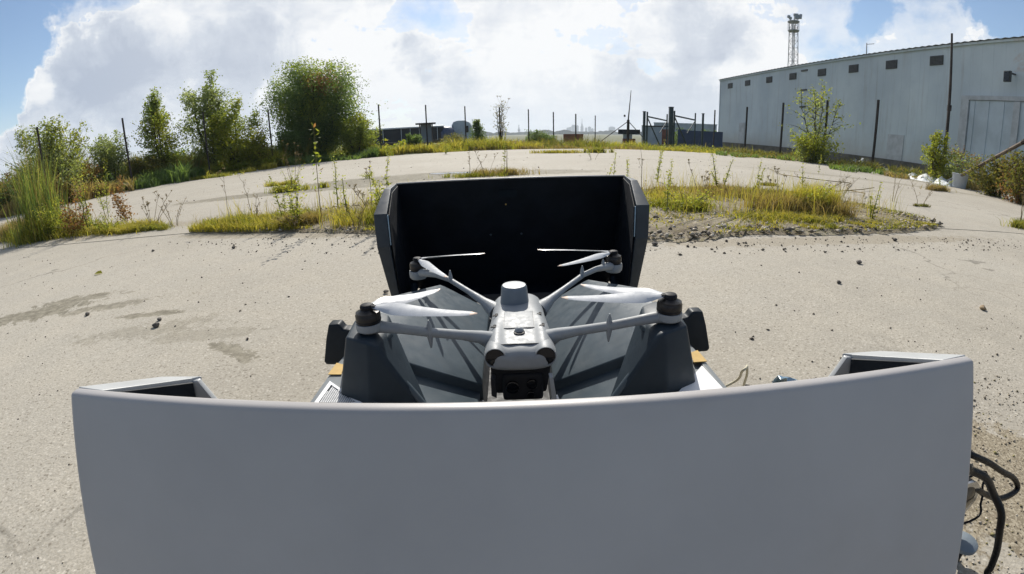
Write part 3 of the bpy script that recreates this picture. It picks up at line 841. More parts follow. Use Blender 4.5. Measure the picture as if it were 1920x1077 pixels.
# ------------------------------------------------------------------ long dark carriage and neighbours
def carriage():
    D = 60.0
    x, y = pol(-12, D); zg = gz(x, y)
    e = empty('railway_carriage', (x, y, zg), 'long dark blue panelled carriage with a pale roof edge and rounded right end', 'carriage')
    azs = np.linspace(-19.5, -8.6, 11)
    for i in range(10):
        az_box(e, 'side_panel', M['carriage'], azs[i] + .03, azs[i + 1] - .03, -.35, 1.22, D, .25)
        az_box(e, 'rib', M['white_strip'], azs[i + 1] - .025, azs[i + 1] + .025, -.3, 1.2, D - .03, .02)
    az_box(e, 'body', M['carriage'], -19.6, -7.9, -.35, 1.2, D + .28, 2.4)
    az_box(e, 'roof', M['white_strip'], -19.7, -7.7, 1.215, 1.40, D + .1, 2.6, .08)
    az_box(e, 'underframe', M['post'], -19.5, -8.0, -.75, -.37, D + .3, 2.2)
    # rounded cab end
    cx, cy = pol(-7.75, D + 1.5)
    MB(e.location).lathe((cx, cy, zel(-.35, D)), [(1.35, 0), (1.35, .9), (1.2, 1.35), (.8, 1.62), (.2, 1.7)], 20).build('cab_end', M['blue_steel'], e, 0, True)
    for az in (-18.5, -15.5, -12.5, -9.5):
        wx, wy = pol(az, D + .4)
        MB(e.location).lathe((wx, wy, zel(-.9, D)), [(.42, -.1), (.42, .1)], 14, 'y').build('wheel', M['post'], e)
carriage()
def canopy():
    D = 52; x, y = pol(-9.95, D); zg = gz(x, y)
    e = empty('flat_canopy', (x, y, zg), 'thin flat canopy roof in front of the dark carriage', 'canopy')
    az_box(e, 'roof', M['post'], -11.2, -8.75, 1.62, 1.78, D, 1.6)
    for az in (-10.7, -9.2):
        px, py = pol(az, D + .8)
        MB(e.location).tube([(px, py, zg), (px, py, zel(1.62, D))], .07, 6).build('post', M['post'], e)
    az_box(e, 'wall', M['far_dark'], -10.6, -9.3, -.6, 1.6, D + .9, .1)
canopy()
def tank():
    D = 62; x, y = pol(-5.7, D); zg = gz(x, y)
    e = empty('grey_box_hut', (x, y, zg), 'pale blue-grey boxy hut with a rounded roof right of the carriage', 'hut')
    prof = [(-1.25, zg), (-1.25, zel(1.35, D)), (-1.0, zel(1.72, D)), (-.5, zel(1.85, D)), (.5, zel(1.85, D)), (1.05, zel(1.62, D)), (1.35, zel(1.2, D)), (1.35, zg)]
    MB(e.location).slab([(x + a, y, b) for a, b in prof], 3.0, (0, 1, 0)).build('shell', M['pale_steel'], e)
    MB(e.location).box(x + .55, x + .95, y - .04, y - .002, zel(.4, D), zel(1.2, D)).build('window', M['glass'], e)
    MB(e.location).box(x - 1.15, x - 1.05, y - .05, y - .002, zg + .2, zel(1.3, D)).build('corner_post', M['far_dark'], e)
tank()

# ------------------------------------------------------------------ the hazy city on the horizon
def city():
    D = 2600.0
    def tower(az, el, wd, lb, top=None, mat='far_wall'):
        x, y = pol(az, D); h = zel(el, D); w = D * radians(wd) / 2
        e = empty('office_tower', (x, y, -1.4), lb, 'building')
        o = e.location
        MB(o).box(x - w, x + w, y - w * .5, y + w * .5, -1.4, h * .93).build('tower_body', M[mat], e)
        if top == 'spire':
            MB(o).lathe((x, y, h * .93), [(w * .7, 0), (w * .5, 9), (w * .3, 18), (.6, 46)], 8).build('spire', M['far_dark'], e)
        elif top == 'slope':
            MB(o).add([(x - w, y - w * .5, h * .932), (x + w, y - w * .5, h * .932), (x + w, y - w * .5, h * 1.1), (x - w, y + w * .5, h * .932), (x + w, y + w * .5, h * .932), (x + w, y + w * .5, h * 1.1)],
                      [(0, 1, 2), (3, 5, 4), (0, 2, 5, 3), (0, 3, 4, 1), (1, 4, 5, 2)]).build('sloping_roof', M[mat], e)
        else:
            MB(o).box(x - w * .6, x + w * .5, y - w * .3, y + w * .3, h * .932, h * 1.02).build('roof_block', M[mat], e)
        fl = MB(o)
        for k in range(int(h / 7)):
            fl.box(x - w * 1.01, x + w * 1.01, y - w * .51 - .4, y - w * .505, 4 + k * 7, 5.6 + k * 7)
        fl.build('floor_band', M['far_dark'], e)
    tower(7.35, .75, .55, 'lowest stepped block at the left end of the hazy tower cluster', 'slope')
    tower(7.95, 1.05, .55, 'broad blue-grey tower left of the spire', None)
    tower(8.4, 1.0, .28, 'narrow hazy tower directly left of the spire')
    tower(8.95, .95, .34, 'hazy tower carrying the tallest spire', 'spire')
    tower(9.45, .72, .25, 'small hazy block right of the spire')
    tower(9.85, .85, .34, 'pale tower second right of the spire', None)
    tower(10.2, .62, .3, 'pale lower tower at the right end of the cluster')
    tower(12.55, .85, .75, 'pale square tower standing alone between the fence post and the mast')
    for i, (az, el, wd) in enumerate(((6.4, .25, 1.2), (11.2, .22, .9), (3.9, .18, .5), (13.6, .2, .8), (2.6, .12, .7))):
        x, y = pol(az, D - 300); h = zel(el, D - 300); w = (D - 300) * radians(wd) / 2
        e = empty('distant_block', (x, y, -1.4), ('long low hazy block left of the tower cluster', 'low hazy block right of the tower cluster', 'small low hazy block far left of the towers', 'low hazy block behind the mast', 'faint low hazy block behind the dark bush')[i], 'building')
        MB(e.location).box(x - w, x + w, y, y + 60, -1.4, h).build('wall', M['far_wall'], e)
        MB(e.location).box(x - w * .3, x + w * .2, y + 5, y + 30, h + .02, h + 5).build('roof_block', M['far_dark'], e)
    x, y = pol(1.3, 1500)
    e = empty('radio_mast', (x, y, -1.4), 'thin hazy red-grey mast left of the dark bush', 'mast')
    MB(e.location).tube([(x, y, -1.4), (x, y, 14), (x, y, zel(1.15, 1500))], [2.6, 2.0, .8], 6).build('mast_shaft', M['far_dark'], e)
    MB(e.location).box(x - 4, x + 4, y - 4, y + 4, 12, 15).build('platform', M['far_dark'], e)
    # cranes of light masts
    # the far tree line
    vs = []; fs = []
    m = 420
    for i in range(m + 1):
        az = -62 + i * 124 / m
        d = 1300 + 120 * sin(i * .21)
        x, y = pol(az, d)
        h = 4 + 5.5 * abs(sin(i * .37) * sin(i * .113 + 1)) + random.uniform(0, 3.0)
        vs += [(x, y, -1.6), (x, y, h), (x * 1.06, y * 1.06, h * .8), (x * 1.06, y * 1.06, -1.6)]
    for i in range(m):
        a = i * 4
        for k in range(3): fs.append((a + k, a + 4 + k, a + 5 + k, a + 1 + k))
    tag(MB().add(vs, fs).build('distant_woods', soil_mat('distant_woods', (0.030, 0.045, 0.020), (0.05, 0.065, 0.03), (0.04, 0.05, 0.02), 0.01)), kind='stuff', label=None)
city()

# ------------------------------------------------------------------ vegetation
def leaf_arrays(C, size, rng, up=0.3, aspect=0.62, droop=None):
    """one folded diamond per leaf centre"""
    n = len(C)
    a = rng.normal(size=(n, 3)); a[:, 2] = a[:, 2] * 0.7 + (0 if droop is None else droop)
    a /= np.linalg.norm(a, axis=1)[:, None]
    b = rng.normal(size=(n, 3)); b[:, 2] += up * 2
    s = np.cross(a, b); s /= (np.linalg.norm(s, axis=1)[:, None] + 1e-9)
    sz = (size * rng.uniform(0.6, 1.3, n))[:, None]
    nn = np.cross(a, s)
    V = np.stack([C - a * sz * .5, C + s * sz * aspect * .5 + nn * sz * .08, C + a * sz * .5, C - s * sz * aspect * .5 + nn * sz * .08], 1).reshape(-1, 3)
    Q = np.arange(n * 4).reshape(n, 4)
    return V, Q


def blade_arrays(B, h, lean, rng, w=0.006, curl=0.4):
    """one bent tapering blade of two quads per root point"""
    n = len(B)
    h = np.broadcast_to(np.asarray(h, float), (n,)) * rng.uniform(0.55, 1.25, n)
    az = rng.uniform(0, 2 * pi, n); ln = lean * rng.uniform(0.2, 1.4, n)
    d = np.stack([np.cos(az), np.sin(az), np.zeros(n)], 1)
    fa = rng.uniform(0, 2 * pi, n)
    s = np.stack([np.cos(fa), np.sin(fa), np.zeros(n)], 1) * (w * rng.uniform(.6, 1.4, n))[:, None]
    up = np.array([0, 0, 1.0])
    m = B + d * (ln * h * .35)[:, None] + up * (h * .55)[:, None]
    t = B + d * (ln * h * (1 + curl))[:, None] + up * (h * (1 - .25 * ln))[:, None]
    V = np.stack([B - s, B + s, m + s * .8, m - s * .8, t + s * .15, t - s * .15], 1).reshape(-1, 3)
    k = np.arange(n)[:, None] * 6
    Q = np.concatenate([k + np.array([[0, 1, 2, 3]]), k + np.array([[3, 2, 4, 5]])], 0)
    return V, Q


def link(name, me, parent=None):
    o = bpy.data.objects.new(name, me)
    if parent: o.parent = parent
    COL.objects.link(o)
    return o


def tree(x, y, h, stems, spread, leafn, leaf, size, label, cat='tree', name='tree', shape='column', lowest=0.12, mats2=None, zoff=0.0, fill=0.0, bark=None):
    """stems fan out from one foot; limbs leave them; leaves cluster round the limbs"""
    rng = np.random.default_rng(int(abs(x * 131 + y * 717 + h * 37)) + 5)
    z = gz(x, y) + zoff
    e = empty(name, (x, y, z), label, cat)
    bark = bark or M['bark']
    tw = MB(); pts = []
    for s in range(stems):
        a = 2 * pi * (s + rng.uniform(-.3, .3)) / stems
        sp = spread * rng.uniform(.25, 1.0) if stems > 1 else spread * .05
        hh = h * (1.0 if s == 0 else rng.uniform(.72, .97))
        if shape == 'dome': hh = h * (1 - .33 * (sp / spread) ** 2) * rng.uniform(.9, 1)
        if s == 0: sp *= .25
        top = Vector((cos(a) * sp, sin(a) * sp, hh))
        path = []
        N = 7
        for i in range(N + 1):
            t = i / N
            path.append(Vector((top.x * t ** .8 + rng.normal() * .015 * h * t, top.y * t ** .8 + rng.normal() * .015 * h * t, hh * t - .05 * (i == 0))))
        r0 = h * .013 * rng.uniform(.8, 1.2)
        tw.tube(path, [r0 * (1 - .88 * i / N) for i in range(N + 1)], 6)
        nl = int(10 + 6 * h / max(1, stems * .5))
        for k in range(nl):
            t = lowest + (1 - lowest) * (k + rng.uniform(0, 1)) / nl
            i = min(int(t * N), N - 1); p = path[i].lerp(path[i + 1], t * N - i)
            if shape == 'column': ll = spread * (0.55 + .4 * sin(pi * min(1, t * 1.1))) * (1 - t ** 3) * rng.uniform(.5, 1.05)
            elif shape == 'dome': ll = spread * .62 * math.sqrt(max(0.02, 1 - t * t * .9)) * rng.uniform(.4, 1.0)
            elif shape == 'cone': ll = spread * (1.05 - t) * rng.uniform(.6, 1.05)
            else: ll = spread * rng.uniform(.3, .8) * (1 - .5 * t)
            a2 = rng.uniform(0, 2 * pi)
            rise = rng.uniform(.2, .9) if shape != 'cone' else rng.uniform(-.1, .3)
            q = p + Vector((cos(a2) * ll, sin(a2) * ll, ll * rise))
            mid = p.lerp(q, .5) + Vector((0, 0, ll * .08))
            tw.tube([p, mid, q], [r0 * .35, r0 * .22, r0 * .08], 4, cap=False)
            pts.append((mid, q, p, ll))
        pts.append((path[-2], path[-1], path[-3], spread * .2))
    tw.build('trunk', bark, e)
    per = max(4, int(leafn / len(pts)))
    C = []
    for mid, q, p, ll in pts:
        k = max(3, int(per * rng.uniform(.5, 1.5)))
        t = rng.uniform(.15, 1.08, k)[:, None]
        base = np.array(p)[None] * (1 - t) + np.array(q)[None] * t
        # little clumps strung along the limb
        nc = max(2, k // 14)
        cl = rng.normal(size=(nc, 3)) * (.10 * spread + .10 * ll)
        C.append(base + cl[rng.integers(0, nc, k)] + rng.normal(size=(k, 3)) * (.035 * spread + .02))
    C = np.concatenate(C)
    if fill:
        nf = int(leafn * fill * .6)
        u = rng.normal(size=(nf, 3)); u /= np.linalg.norm(u, axis=1)[:, None]
        r = rng.uniform(.3, 1, nf)[:, None] ** .5
        C = np.concatenate([C, u * r * np.array([spread * .75, spread * .75, h * .42]) + np.array([0, 0, h * .48])])
    C = C[(C[:, 2] > .02) & (C[:, 2] < h * 1.06)]
    V, Q = leaf_arrays(C, size, rng)
    mats = [leaf] + (mats2[0] if mats2 else [])
    mi = None
    if mats2:
        mi = mats2[1](C, rng).astype(np.int32)
    o = tag(link('crown', np_mesh('crown', V, Q, mats, mi=mi), e), kind='stuff')
    return e


def rnd_mix(fr):
    def f(C, rng):
        n = len(C)
        g = np.sin(C[:, 0] * 3.1 + 1) + np.sin(C[:, 1] * 2.7) + np.sin(C[:, 2] * 2.9 + 2)
        return ((g + rng.normal(size=n) * .7) > fr).astype(int)
    return f

def P(az, d): return pol(az, d)

x, y = P(-51.6, 16.6); tree(x, y, 2.45, 7, 1.15, 9000, M['leaf_grey'], .075, 'leftmost broad shrub-like willow with a dark post standing in front of it', lowest=.05, mats2=([M['leaf_lime']], rnd_mix(1.2)), fill=.2)
x, y = P(-45.9, 19.0); tree(x, y, 2.0, 5, 1.05, 7000, M['leaf_grey'], .07, 'small rounded tree with greyish leaves between the two leaning posts', shape='dome', lowest=.3, fill=.15)
x, y = P(-48.6, 17.5); tree(x, y, 1.25, 6, .5, 1300, M['leaf_rust'], .06, 'thin rusty pink bush left of the small rounded tree', 'bush', 'bush', lowest=.1)
x, y = P(-40.7, 20.0); tree(x, y, 3.35, 3, .95, 8000, M['leaf_green'], .085, 'slender young birch with a pointed top, third tree from the left', lowest=.18, mats2=([M['leaf_lime']], rnd_mix(.5)))
x, y = P(-35.0, 20.0); tree(x, y, 3.8, 6, 1.15, 13000, M['leaf_grey'], .085, 'tall multi-stemmed poplar with airy grey-green leaves', lowest=.12, mats2=([M['leaf_green']], rnd_mix(0)))
x, y = P(-32.4, 19.0); tree(x, y, 2.6, 5, 1.0, 10000, M['leaf_lime'], .08, 'yellow-green bushy tree leaning on the right side of the tall poplar', lowest=.04, mats2=([M['leaf_green']], rnd_mix(1.3)), fill=.2)
x, y = P(-29.9, 18.6); tree(x, y, 1.45, 5, .85, 5000, M['leaf_lime'], .07, 'low golden bush between the poplar and the big round tree', 'bush', 'bush', shape='dome', lowest=.04, mats2=([M['leaf_olive']], rnd_mix(.2)), fill=.2)
def red_patch(C, rng):
    d = np.linalg.norm((C - np.array([.65, 0, 3.35])) / np.array([.7, 1.6, .55]), axis=1) + rng.normal(size=len(C)) * .22
    g = np.sin(C[:, 0] * 3.3) + np.sin(C[:, 2] * 3.0 + 1) + rng.normal(size=len(C)) * .6
    r = np.where(g > .9, 1, 0)
    r = np.where((C[:, 2] > 3.2) & (g > -.2), 1, r)
    r = np.where(d < .95, 2, r)
    return r
x, y = P(-22.9, 22.0); tree(x, y, 4.25, 12, 2.4, 54000, M['leaf_dark'], .088, 'big round dense tree with a reddish patch near its top', shape='dome', lowest=.03, mats2=([M['leaf_green'], M['leaf_rust']], red_patch), fill=.42)
x, y = P(-18.3, 20.9); tree(x, y, 1.9, 7, .95, 9000, M['leaf_green'], .08, 'lighter green skirt bush at the right foot of the big round tree', 'bush', 'bush', lowest=.03, mats2=([M['leaf_lime']], rnd_mix(.2)), fill=.2)
x, y = P(-25.9, 20.4); tree(x, y, 1.3, 7, .95, 7000, M['leaf_dark'], .08, 'dark bush in the shade at the left foot of the big round tree', 'bush', 'bush', shape='dome', lowest=.02, fill=.4)
x, y = P(-39.5, 20.6); tree(x, y, 1.15, 7, 1.0, 6000, M['leaf_dark'], .07, 'dark low bush under the slender birch', 'bush', 'bush', shape='dome', lowest=.02, fill=.4)
x, y = P(-42.3, 19.3); tree(x, y, 1.0, 7, .9, 5000, M['leaf_olive'], .07, 'low brownish bush left of the slender birch', 'bush', 'bush', shape='dome', lowest=.02, fill=.4)
# centre distance
x, y = P(-11.45, 22.3); tree(x, y, .95, 5, .48, 4200, M['leaf_dark'], .06, 'dark round bush between the first two posts right of the big tree', 'bush', 'bush', shape='dome', lowest=.02, fill=.5)
x, y = P(-3.8, 27); tree(x, y, 1.7, 1, .75, 4500, M['leaf_dark'], .08, 'small dark conical tree right of the grey hut', shape='cone', lowest=.04, mats2=([M['leaf_lime']], rnd_mix(1.2)), fill=.25)
x, y = P(-6.5, 24.5); tree(x, y, .95, 5, .8, 3600, M['leaf_olive'], .06, 'dull olive bush in front of the grey hut', 'bush', 'bush', shape='dome', lowest=.02, fill=.4)
x, y = P(3.6, 26.2); tree(x, y, 1.05, 6, .95, 5200, M['leaf_dark'], .065, 'dark low bush left of the skyline, between two posts', 'bush', 'bush', shape='dome', lowest=.02, mats2=([M['leaf_olive']], rnd_mix(.8)), fill=.4)
x, y = P(5.0, 26.8); tree(x, y, .75, 6, .8, 3600, M['leaf_dark'], .06, 'lower dark bush touching the right side of the dark low bush', 'bush', 'bush', shape='dome', lowest=.02, fill=.4)
x, y = P(-.9, 24.3); tree(x, y, 2.45, 3, .62, 420, M['leaf_olive'], .07, 'sparse creeper-like sapling wound around the post left of centre', shape='other', lowest=.35)
x, y = P(21.2, 62); tree(x, y, 2.9, 7, 2.2, 5000, M['leaf_dark'], .16, 'left round bush above the blue containers', 'bush', 'bush', shape='dome', lowest=.02, fill=.5)
x, y = P(23.9, 58); tree(x, y, 2.7, 7, 1.7, 4500, M['leaf_dark'], .16, 'right round bush above the blue containers', 'bush', 'bush', shape='dome', lowest=.02, fill=.5)
# right side
x, y = P(36.3, 17.9); tree(x, y, 2.75, 5, .85, 1900, M['leaf_grey'], .08, 'pale airy poplar sapling in front of the warehouse wall', lowest=.08, mats2=([M['leaf_lime']], rnd_mix(.6)))
x, y = P(36.0, 17.5); tree(x, y, 1.0, 8, .85, 4200, M['leaf_lime'], .075, 'leafy undergrowth at the foot of the pale sapling', 'bush', 'bush', shape='dome', lowest=.02, mats2=([M['leaf_grey']], rnd_mix(0)), fill=.2)
x, y = P(49.2, 14.4); tree(x, y, 1.35, 5, .36, 2300, M['leaf_lime'], .06, 'yellow-green bush around the tallest pole before the warehouse', 'bush', 'bush', lowest=.04)
x, y = P(51.2, 14.9); tree(x, y, 1.1, 7, .75, 3600, M['leaf_grey'], .06, 'grey-green bush right of the tallest pole, behind the leaning pipe', 'bush', 'bush', shape='dome', lowest=.03, mats2=([M['leaf_rust']], lambda C, r: ((C[:, 0] + r.normal(size=len(C)) * .2) > .25).astype(int)))
x, y = P(55.6, 12.6); tree(x, y, .85, 8, .65, 3600, M['leaf_olive'], .06, 'brown-green bush at the far right edge below the warehouse door', 'bush', 'bush', shape='dome', lowest=.02, fill=.3)
x, y = P(58.0, 11.6); tree(x, y, 1.0, 8, .7, 3600, M['leaf_olive'], .06, 'taller brown-green bush cut by the right edge of the picture', 'bush', 'bush', shape='dome', lowest=.02, mats2=([M['leaf_rust']], rnd_mix(1)), fill=.3)


def stuff_blades(name, regions, mats, seed, w=.01, dz=0.0):
    """rough grass: regions of (centre bearing range, distance range, count, height, material index)"""
    rng = np.random.default_rng(seed)
    Vs, Qs, Ms = [], [], []; nb = 0
    for az0, az1, d0, d1, n, h, mi, lean in regions:
        az = np.radians(rng.uniform(az0, az1, n)); d = rng.uniform(d0, d1, n)
        ed = .35 * np.sin(az * 61) + .3 * np.sin(az * 23 + 1) + .2 * np.sin(az * 140)
        d = d0 + (d - d0) * rng.uniform(0, 1, n) ** .15 + ed * np.exp(-(d - d0))
        x, y = np.sin(az) * d, np.cos(az) * d
        keep = (np.sin(az * 190 + d * 1.3) + np.sin(az * 77 - d) + rng.normal(size=n) * .7) > -.7
        x, y, d = x[keep], y[keep], d[keep]; n = len(x)
        cl = np.sin(x * 2.1) * np.cos(y * 1.7) + np.sin(x * .9 + y * 1.3)
        hh = h * (1 + .35 * cl)
        z = np.where(d < 21, -.03, -.03 - .034 * (np.minimum(d, 62) - 21)) + dz
        V, Q = blade_arrays(np.stack([x, y, z], 1), np.maximum(hh, .05), lean, rng, w)
        Vs.append(V); Qs.append(Q + nb); nb += len(V); Ms.append(np.full(len(Q), mi))
    o = link(name, np_mesh(name, np.concatenate(Vs), np.concatenate(Qs), mats, mi=np.concatenate(Ms)))
    return tag(o, kind='stuff')


gm = [M['grass_gold'], M['grass_green'], M['grass_dry'], M['leaf_olive'], M['leaf_dark']]
stuff_blades('fence_line_grass', [
    (-16.5, -8, 20.2, 23.5, 3600, .42, 0, .5), (-16.5, 1, 20.3, 24, 3600, .36, 1, .5), (-8, 4, 20.6, 26, 3600, .40, 0, .5), (-3, 12, 21.5, 30, 4200, .42, 3, .5), (6, 17, 22.0, 34, 4200, .30, 1, .5), (9, 16, 24, 32, 2600, .35, 0, .5),
    (-16, 17, 20.2, 21.5, 3200, .17, 2, .6), (16, 26, 19.8, 27, 3600, .22, 1, .6), (18, 26, 19.6, 21.5, 1600, .16, 0, .6), (25.5, 36, 18.9, 22, 3800, .20, 3, .6), (25, 44, 17.4, 19.8, 3600, .16, 4, .6), (26, 44, 17.4, 19.2, 1300, .16, 2, .6),
    (38, 50, 15.2, 17.4, 3600, .22, 3, .6), (38, 54, 14.4, 16.5, 3600, .20, 4, .6), (44, 55, 13.9, 15.5, 1500, .20, 2, .6), (-16, 30, 30, 60, 5200, .5, 1, .4), (-20, 6, 30, 55, 4600, .55, 0, .4)], gm, 3, .016)
stuff_blades('left_bank_undergrowth', [
    (-60, -47, 17.5, 26, 15000, 1.15, 3, .35), (-60, -44, 16.0, 17.8, 5200, .55, 2, .5), (-47, -34, 19.6, 25, 14000, .75, 3, .35), (-36, -27, 18.0, 22, 7000, .45, 1, .5), (-40, -24, 20, 27, 8000, .75, 3, .4),
    (-60, -38, 16.5, 20.5, 9000, .45, 4, .5), (-38, -16, 18.5, 21, 7000, .3, 4, .5), (-36, -28, 16.9, 17.6, 1200, .22, 0, .5), (-66, -44, 26, 44, 8000, 1.2, 2, .3), (-29, -14, 19.2, 20.5, 2600, .25, 1, .5), (-46, -16, 26, 45, 9000, .8, 3, .35)], gm, 4, .022)


def leaf_bank(name, regs, seed):
    """leafy brambles that read as one mass"""
    rng = np.random.default_rng(seed)
    C, mi = [], []
    for az0, az1, d0, d1, n, h, k in regs:
        az = np.radians(rng.uniform(az0, az1, n)); d = rng.uniform(d0, d1, n)
        x, y = np.sin(az) * d, np.cos(az) * d
        top = h * (0.7 + .3 * np.sin(x * 1.7) * np.cos(y * 1.3 + 1) + .12 * np.sin(x * 5.1))
        z = np.where(d < 21, -.03, -.03 - .034 * (np.minimum(d, 62) - 21)) + top * rng.uniform(0, 1, n) ** .7
        C.append(np.stack([x, y, z], 1)); mi.append(np.full(n, k))
    C = np.concatenate(C); V, Q = leaf_arrays(C, .09, rng)
    return tag(link(name, np_mesh(name, V, Q, [M['leaf_olive'], M['leaf_dark'], M['leaf_lime'], M['leaf_rust']], mi=np.concatenate(mi))), kind='stuff')
leaf_bank('bramble_bank', [(-60, -46, 17.8, 27, 14000, 1.5, 0), (-60, -46, 17.2, 20, 6000, 1.0, 1), (-46, -36, 20, 25, 12000, .95, 1), (-47, -28, 22, 28, 10000, 1.05, 0), (-60, -50, 17.8, 22, 3500, 1.5, 3), (-36, -22, 20.5, 24, 10000, .9, 1),
                           (-36, -28, 18.0, 19.3, 3000, .5, 2), (-16.5, -12.5, 20.5, 22.5, 1800, .6, 2), (-9, -1, 21.5, 25, 2600, .5, 2), (-14, 12, 24, 32, 4500, .5, 0), (-17, 2, 22, 26, 2600, .5, 3)], 9)


# ------------------------------------------------------------------ gravel islands on the yard, with grass
def island(name, poly, h, seed):
    """low mound of dirt: rim at the slab, crown a few centimetres up"""
    rng = random.Random(seed)
    n = len(poly)
    cx = sum(p[0] for p in poly) / n; cy = sum(p[1] for p in poly) / n
    rim = []
    for i in range(n):
        a, b = Vector(poly[i]), Vector(poly[(i + 1) % n])
        for k in range(8):
            p = a.lerp(b, k / 8); rim.append((p.x + rng.uniform(-.03, .03), p.y + rng.uniform(-.03, .03)))
    m = len(rim); rings = [(1.0, .004), (.93, .4), (.8, .75), (.6, .95), (.35, 1.0)]
    vs = []; fs = []
    for f, g in rings:
        for (px, py) in rim:
            z = .003 if f == 1.0 else h * g * rng.uniform(.6, 1.15)
            vs.append((cx + (px - cx) * f, cy + (py - cy) * f, z))
    vs.append((cx, cy, h))
    for r in range(len(rings) - 1):
        for k in range(m):
            a = r * m + k; b = r * m + (k + 1) % m
            fs.append((a, b, b + m, a + m))
    q = (len(rings) - 1) * m
    for k in range(m): fs.append((q + k, q + (k + 1) % m, len(vs) - 1))
    o = MB().add(vs, fs).build(name, M['gravel_bed'], smooth=True)
    return tag(o, kind='structure')


ISL_L = [(-2.95, 3.66), (-2.3, 3.44), (-1.65, 3.34), (-1.15, 3.16), (-.5, 3.02), (-.2, 3.4), (-.6, 4.3), (-1.25, 4.75), (-1.9, 4.45), (-2.4, 4.15), (-2.95, 3.9)]
ISL_RB = [(1.2, 3.5), (2.0, 3.3), (3.3, 3.4), (4.0, 3.7), (3.6, 5.0), (2.9, 5.5), (2.1, 5.4), (1.4, 5.0)]
ISL_R = [(.45, 2.75), (.99, 2.66), (1.26, 2.72), (1.61, 2.86), (2.2, 2.88), (2.95, 2.97), (3.9, 3.22), (4.2, 3.4), (4.25, 3.8), (3.95, 4.5), (3.6, 5.2), (2.9, 5.6), (2.1, 5.5), (1.4, 5.1), (.8, 4.6), (.3, 3.6)]
island('gravel_island_left', ISL_L, .035, 1)
island('gravel_island_right', ISL_R, .045, 2)


def inside(poly, x, y):
    c = np.zeros(len(x), bool); j = len(poly) - 1
    for i in range(len(poly)):
        xi, yi = poly[i]; xj, yj = poly[j]
        c ^= ((yi > y) != (yj > y)) & (x < (xj - xi) * (y - yi) / (yj - yi + 1e-12) + xi)
        j = i
    return c

def scatter(poly, n, rng, keep=None):
    if poly[0] == 'g':          # thins out from the middle
        _, cx, cy, rx, ry = poly
        r = rng.normal(size=(n, 2)) * .48
        # a few denser tussocks inside
        k = rng.integers(0, 7, n); t = rng.normal(size=(7, 2)) * .55
        r = np.where((rng.uniform(size=n) < .6)[:, None], t[k] + rng.normal(size=(n, 2)) * .13, r)
        return r * np.array([rx, ry]) + np.array([cx, cy])
    xs = [p[0] for p in poly]; ys = [p[1] for p in poly]
    out = np.zeros((0, 2))
    while len(out) < n:
        x = rng.uniform(min(xs), max(xs), n * 2); y = rng.uniform(min(ys), max(ys), n * 2)
        k = inside(poly, x, y)
        if keep is not None: k &= keep(x, y, rng)
        out = np.concatenate([out, np.stack([x[k], y[k]], 1)])
    return out[:n]

def patchy(x, y, rng, t=0.0, s=1.0):
    g = np.sin(x * 3.1 * s + 1.3 * np.sin(y * 2.3 * s)) + np.sin(y * 4.3 * s + 1.7 * np.sin(x * 2.9 * s + 2)) + .8 * np.sin((x + y) * 7.7 * s)
    return g + rng.normal(size=len(x)) * .5 > t

def grass_patch(name, specs, seed):
    rng = np.random.default_rng(seed)
    Vs, Qs, Ms = [], [], []; nb = 0
    for poly, n, h, mi, lean, w, keep, z in specs:
        p = scatter(poly, n, rng, keep)
        V, Q = blade_arrays(np.stack([p[:, 0], p[:, 1], np.full(n, z)], 1), h, lean, rng, w)
        Vs.append(V); Qs.append(Q + nb); nb += len(V); Ms.append(np.full(len(Q), mi))
    return tag(link(name, np_mesh(name, np.concatenate(Vs), np.concatenate(Qs), gm, mi=np.concatenate(Ms))), kind='stuff')

pk = lambda t, s=1.0: (lambda x, y, r: patchy(x, y, r, t, s))
def disc(cx, cy, rx, ry): return ('g', cx, cy, rx, ry)
grass_patch('island_grass_left', [
    ([(-2.95, 3.62), (-2.2, 3.42), (-1.7, 3.36), (-1.6, 3.75), (-2.2, 4.0), (-2.9, 3.95)], 5200, .08, 0, .6, .0028, None, .01),
    ([(-2.9, 3.66), (-2.2, 3.45), (-1.75, 3.4), (-1.7, 3.9), (-2.2, 4.1)], 1100, .12, 1, .6, .0028, pk(0, 2), .01),
    (ISL_L, 3000, .025, 1, .9, .0028, pk(.8, 1.6), .025), (ISL_L, 2400, .03, 0, .9, .0028, pk(.9, 2.0), .025), (ISL_L, 420, .17, 2, .3, .0018, pk(.2, 2.4), .02), (ISL_L, 260, .22, 0, .2, .002, pk(.5, 1.4), .02),
    (disc(-1.15, 3.75, .35, .35), 800, .12, 0, .6, .003, None, .015), (disc(-.9, 3.5, .35, .25), 900, .11, 1, .6, .003, None, .015), (disc(-1.75, 3.55, .2, .12), 1400, .10, 2, .7, .003, None, .015)], 21)
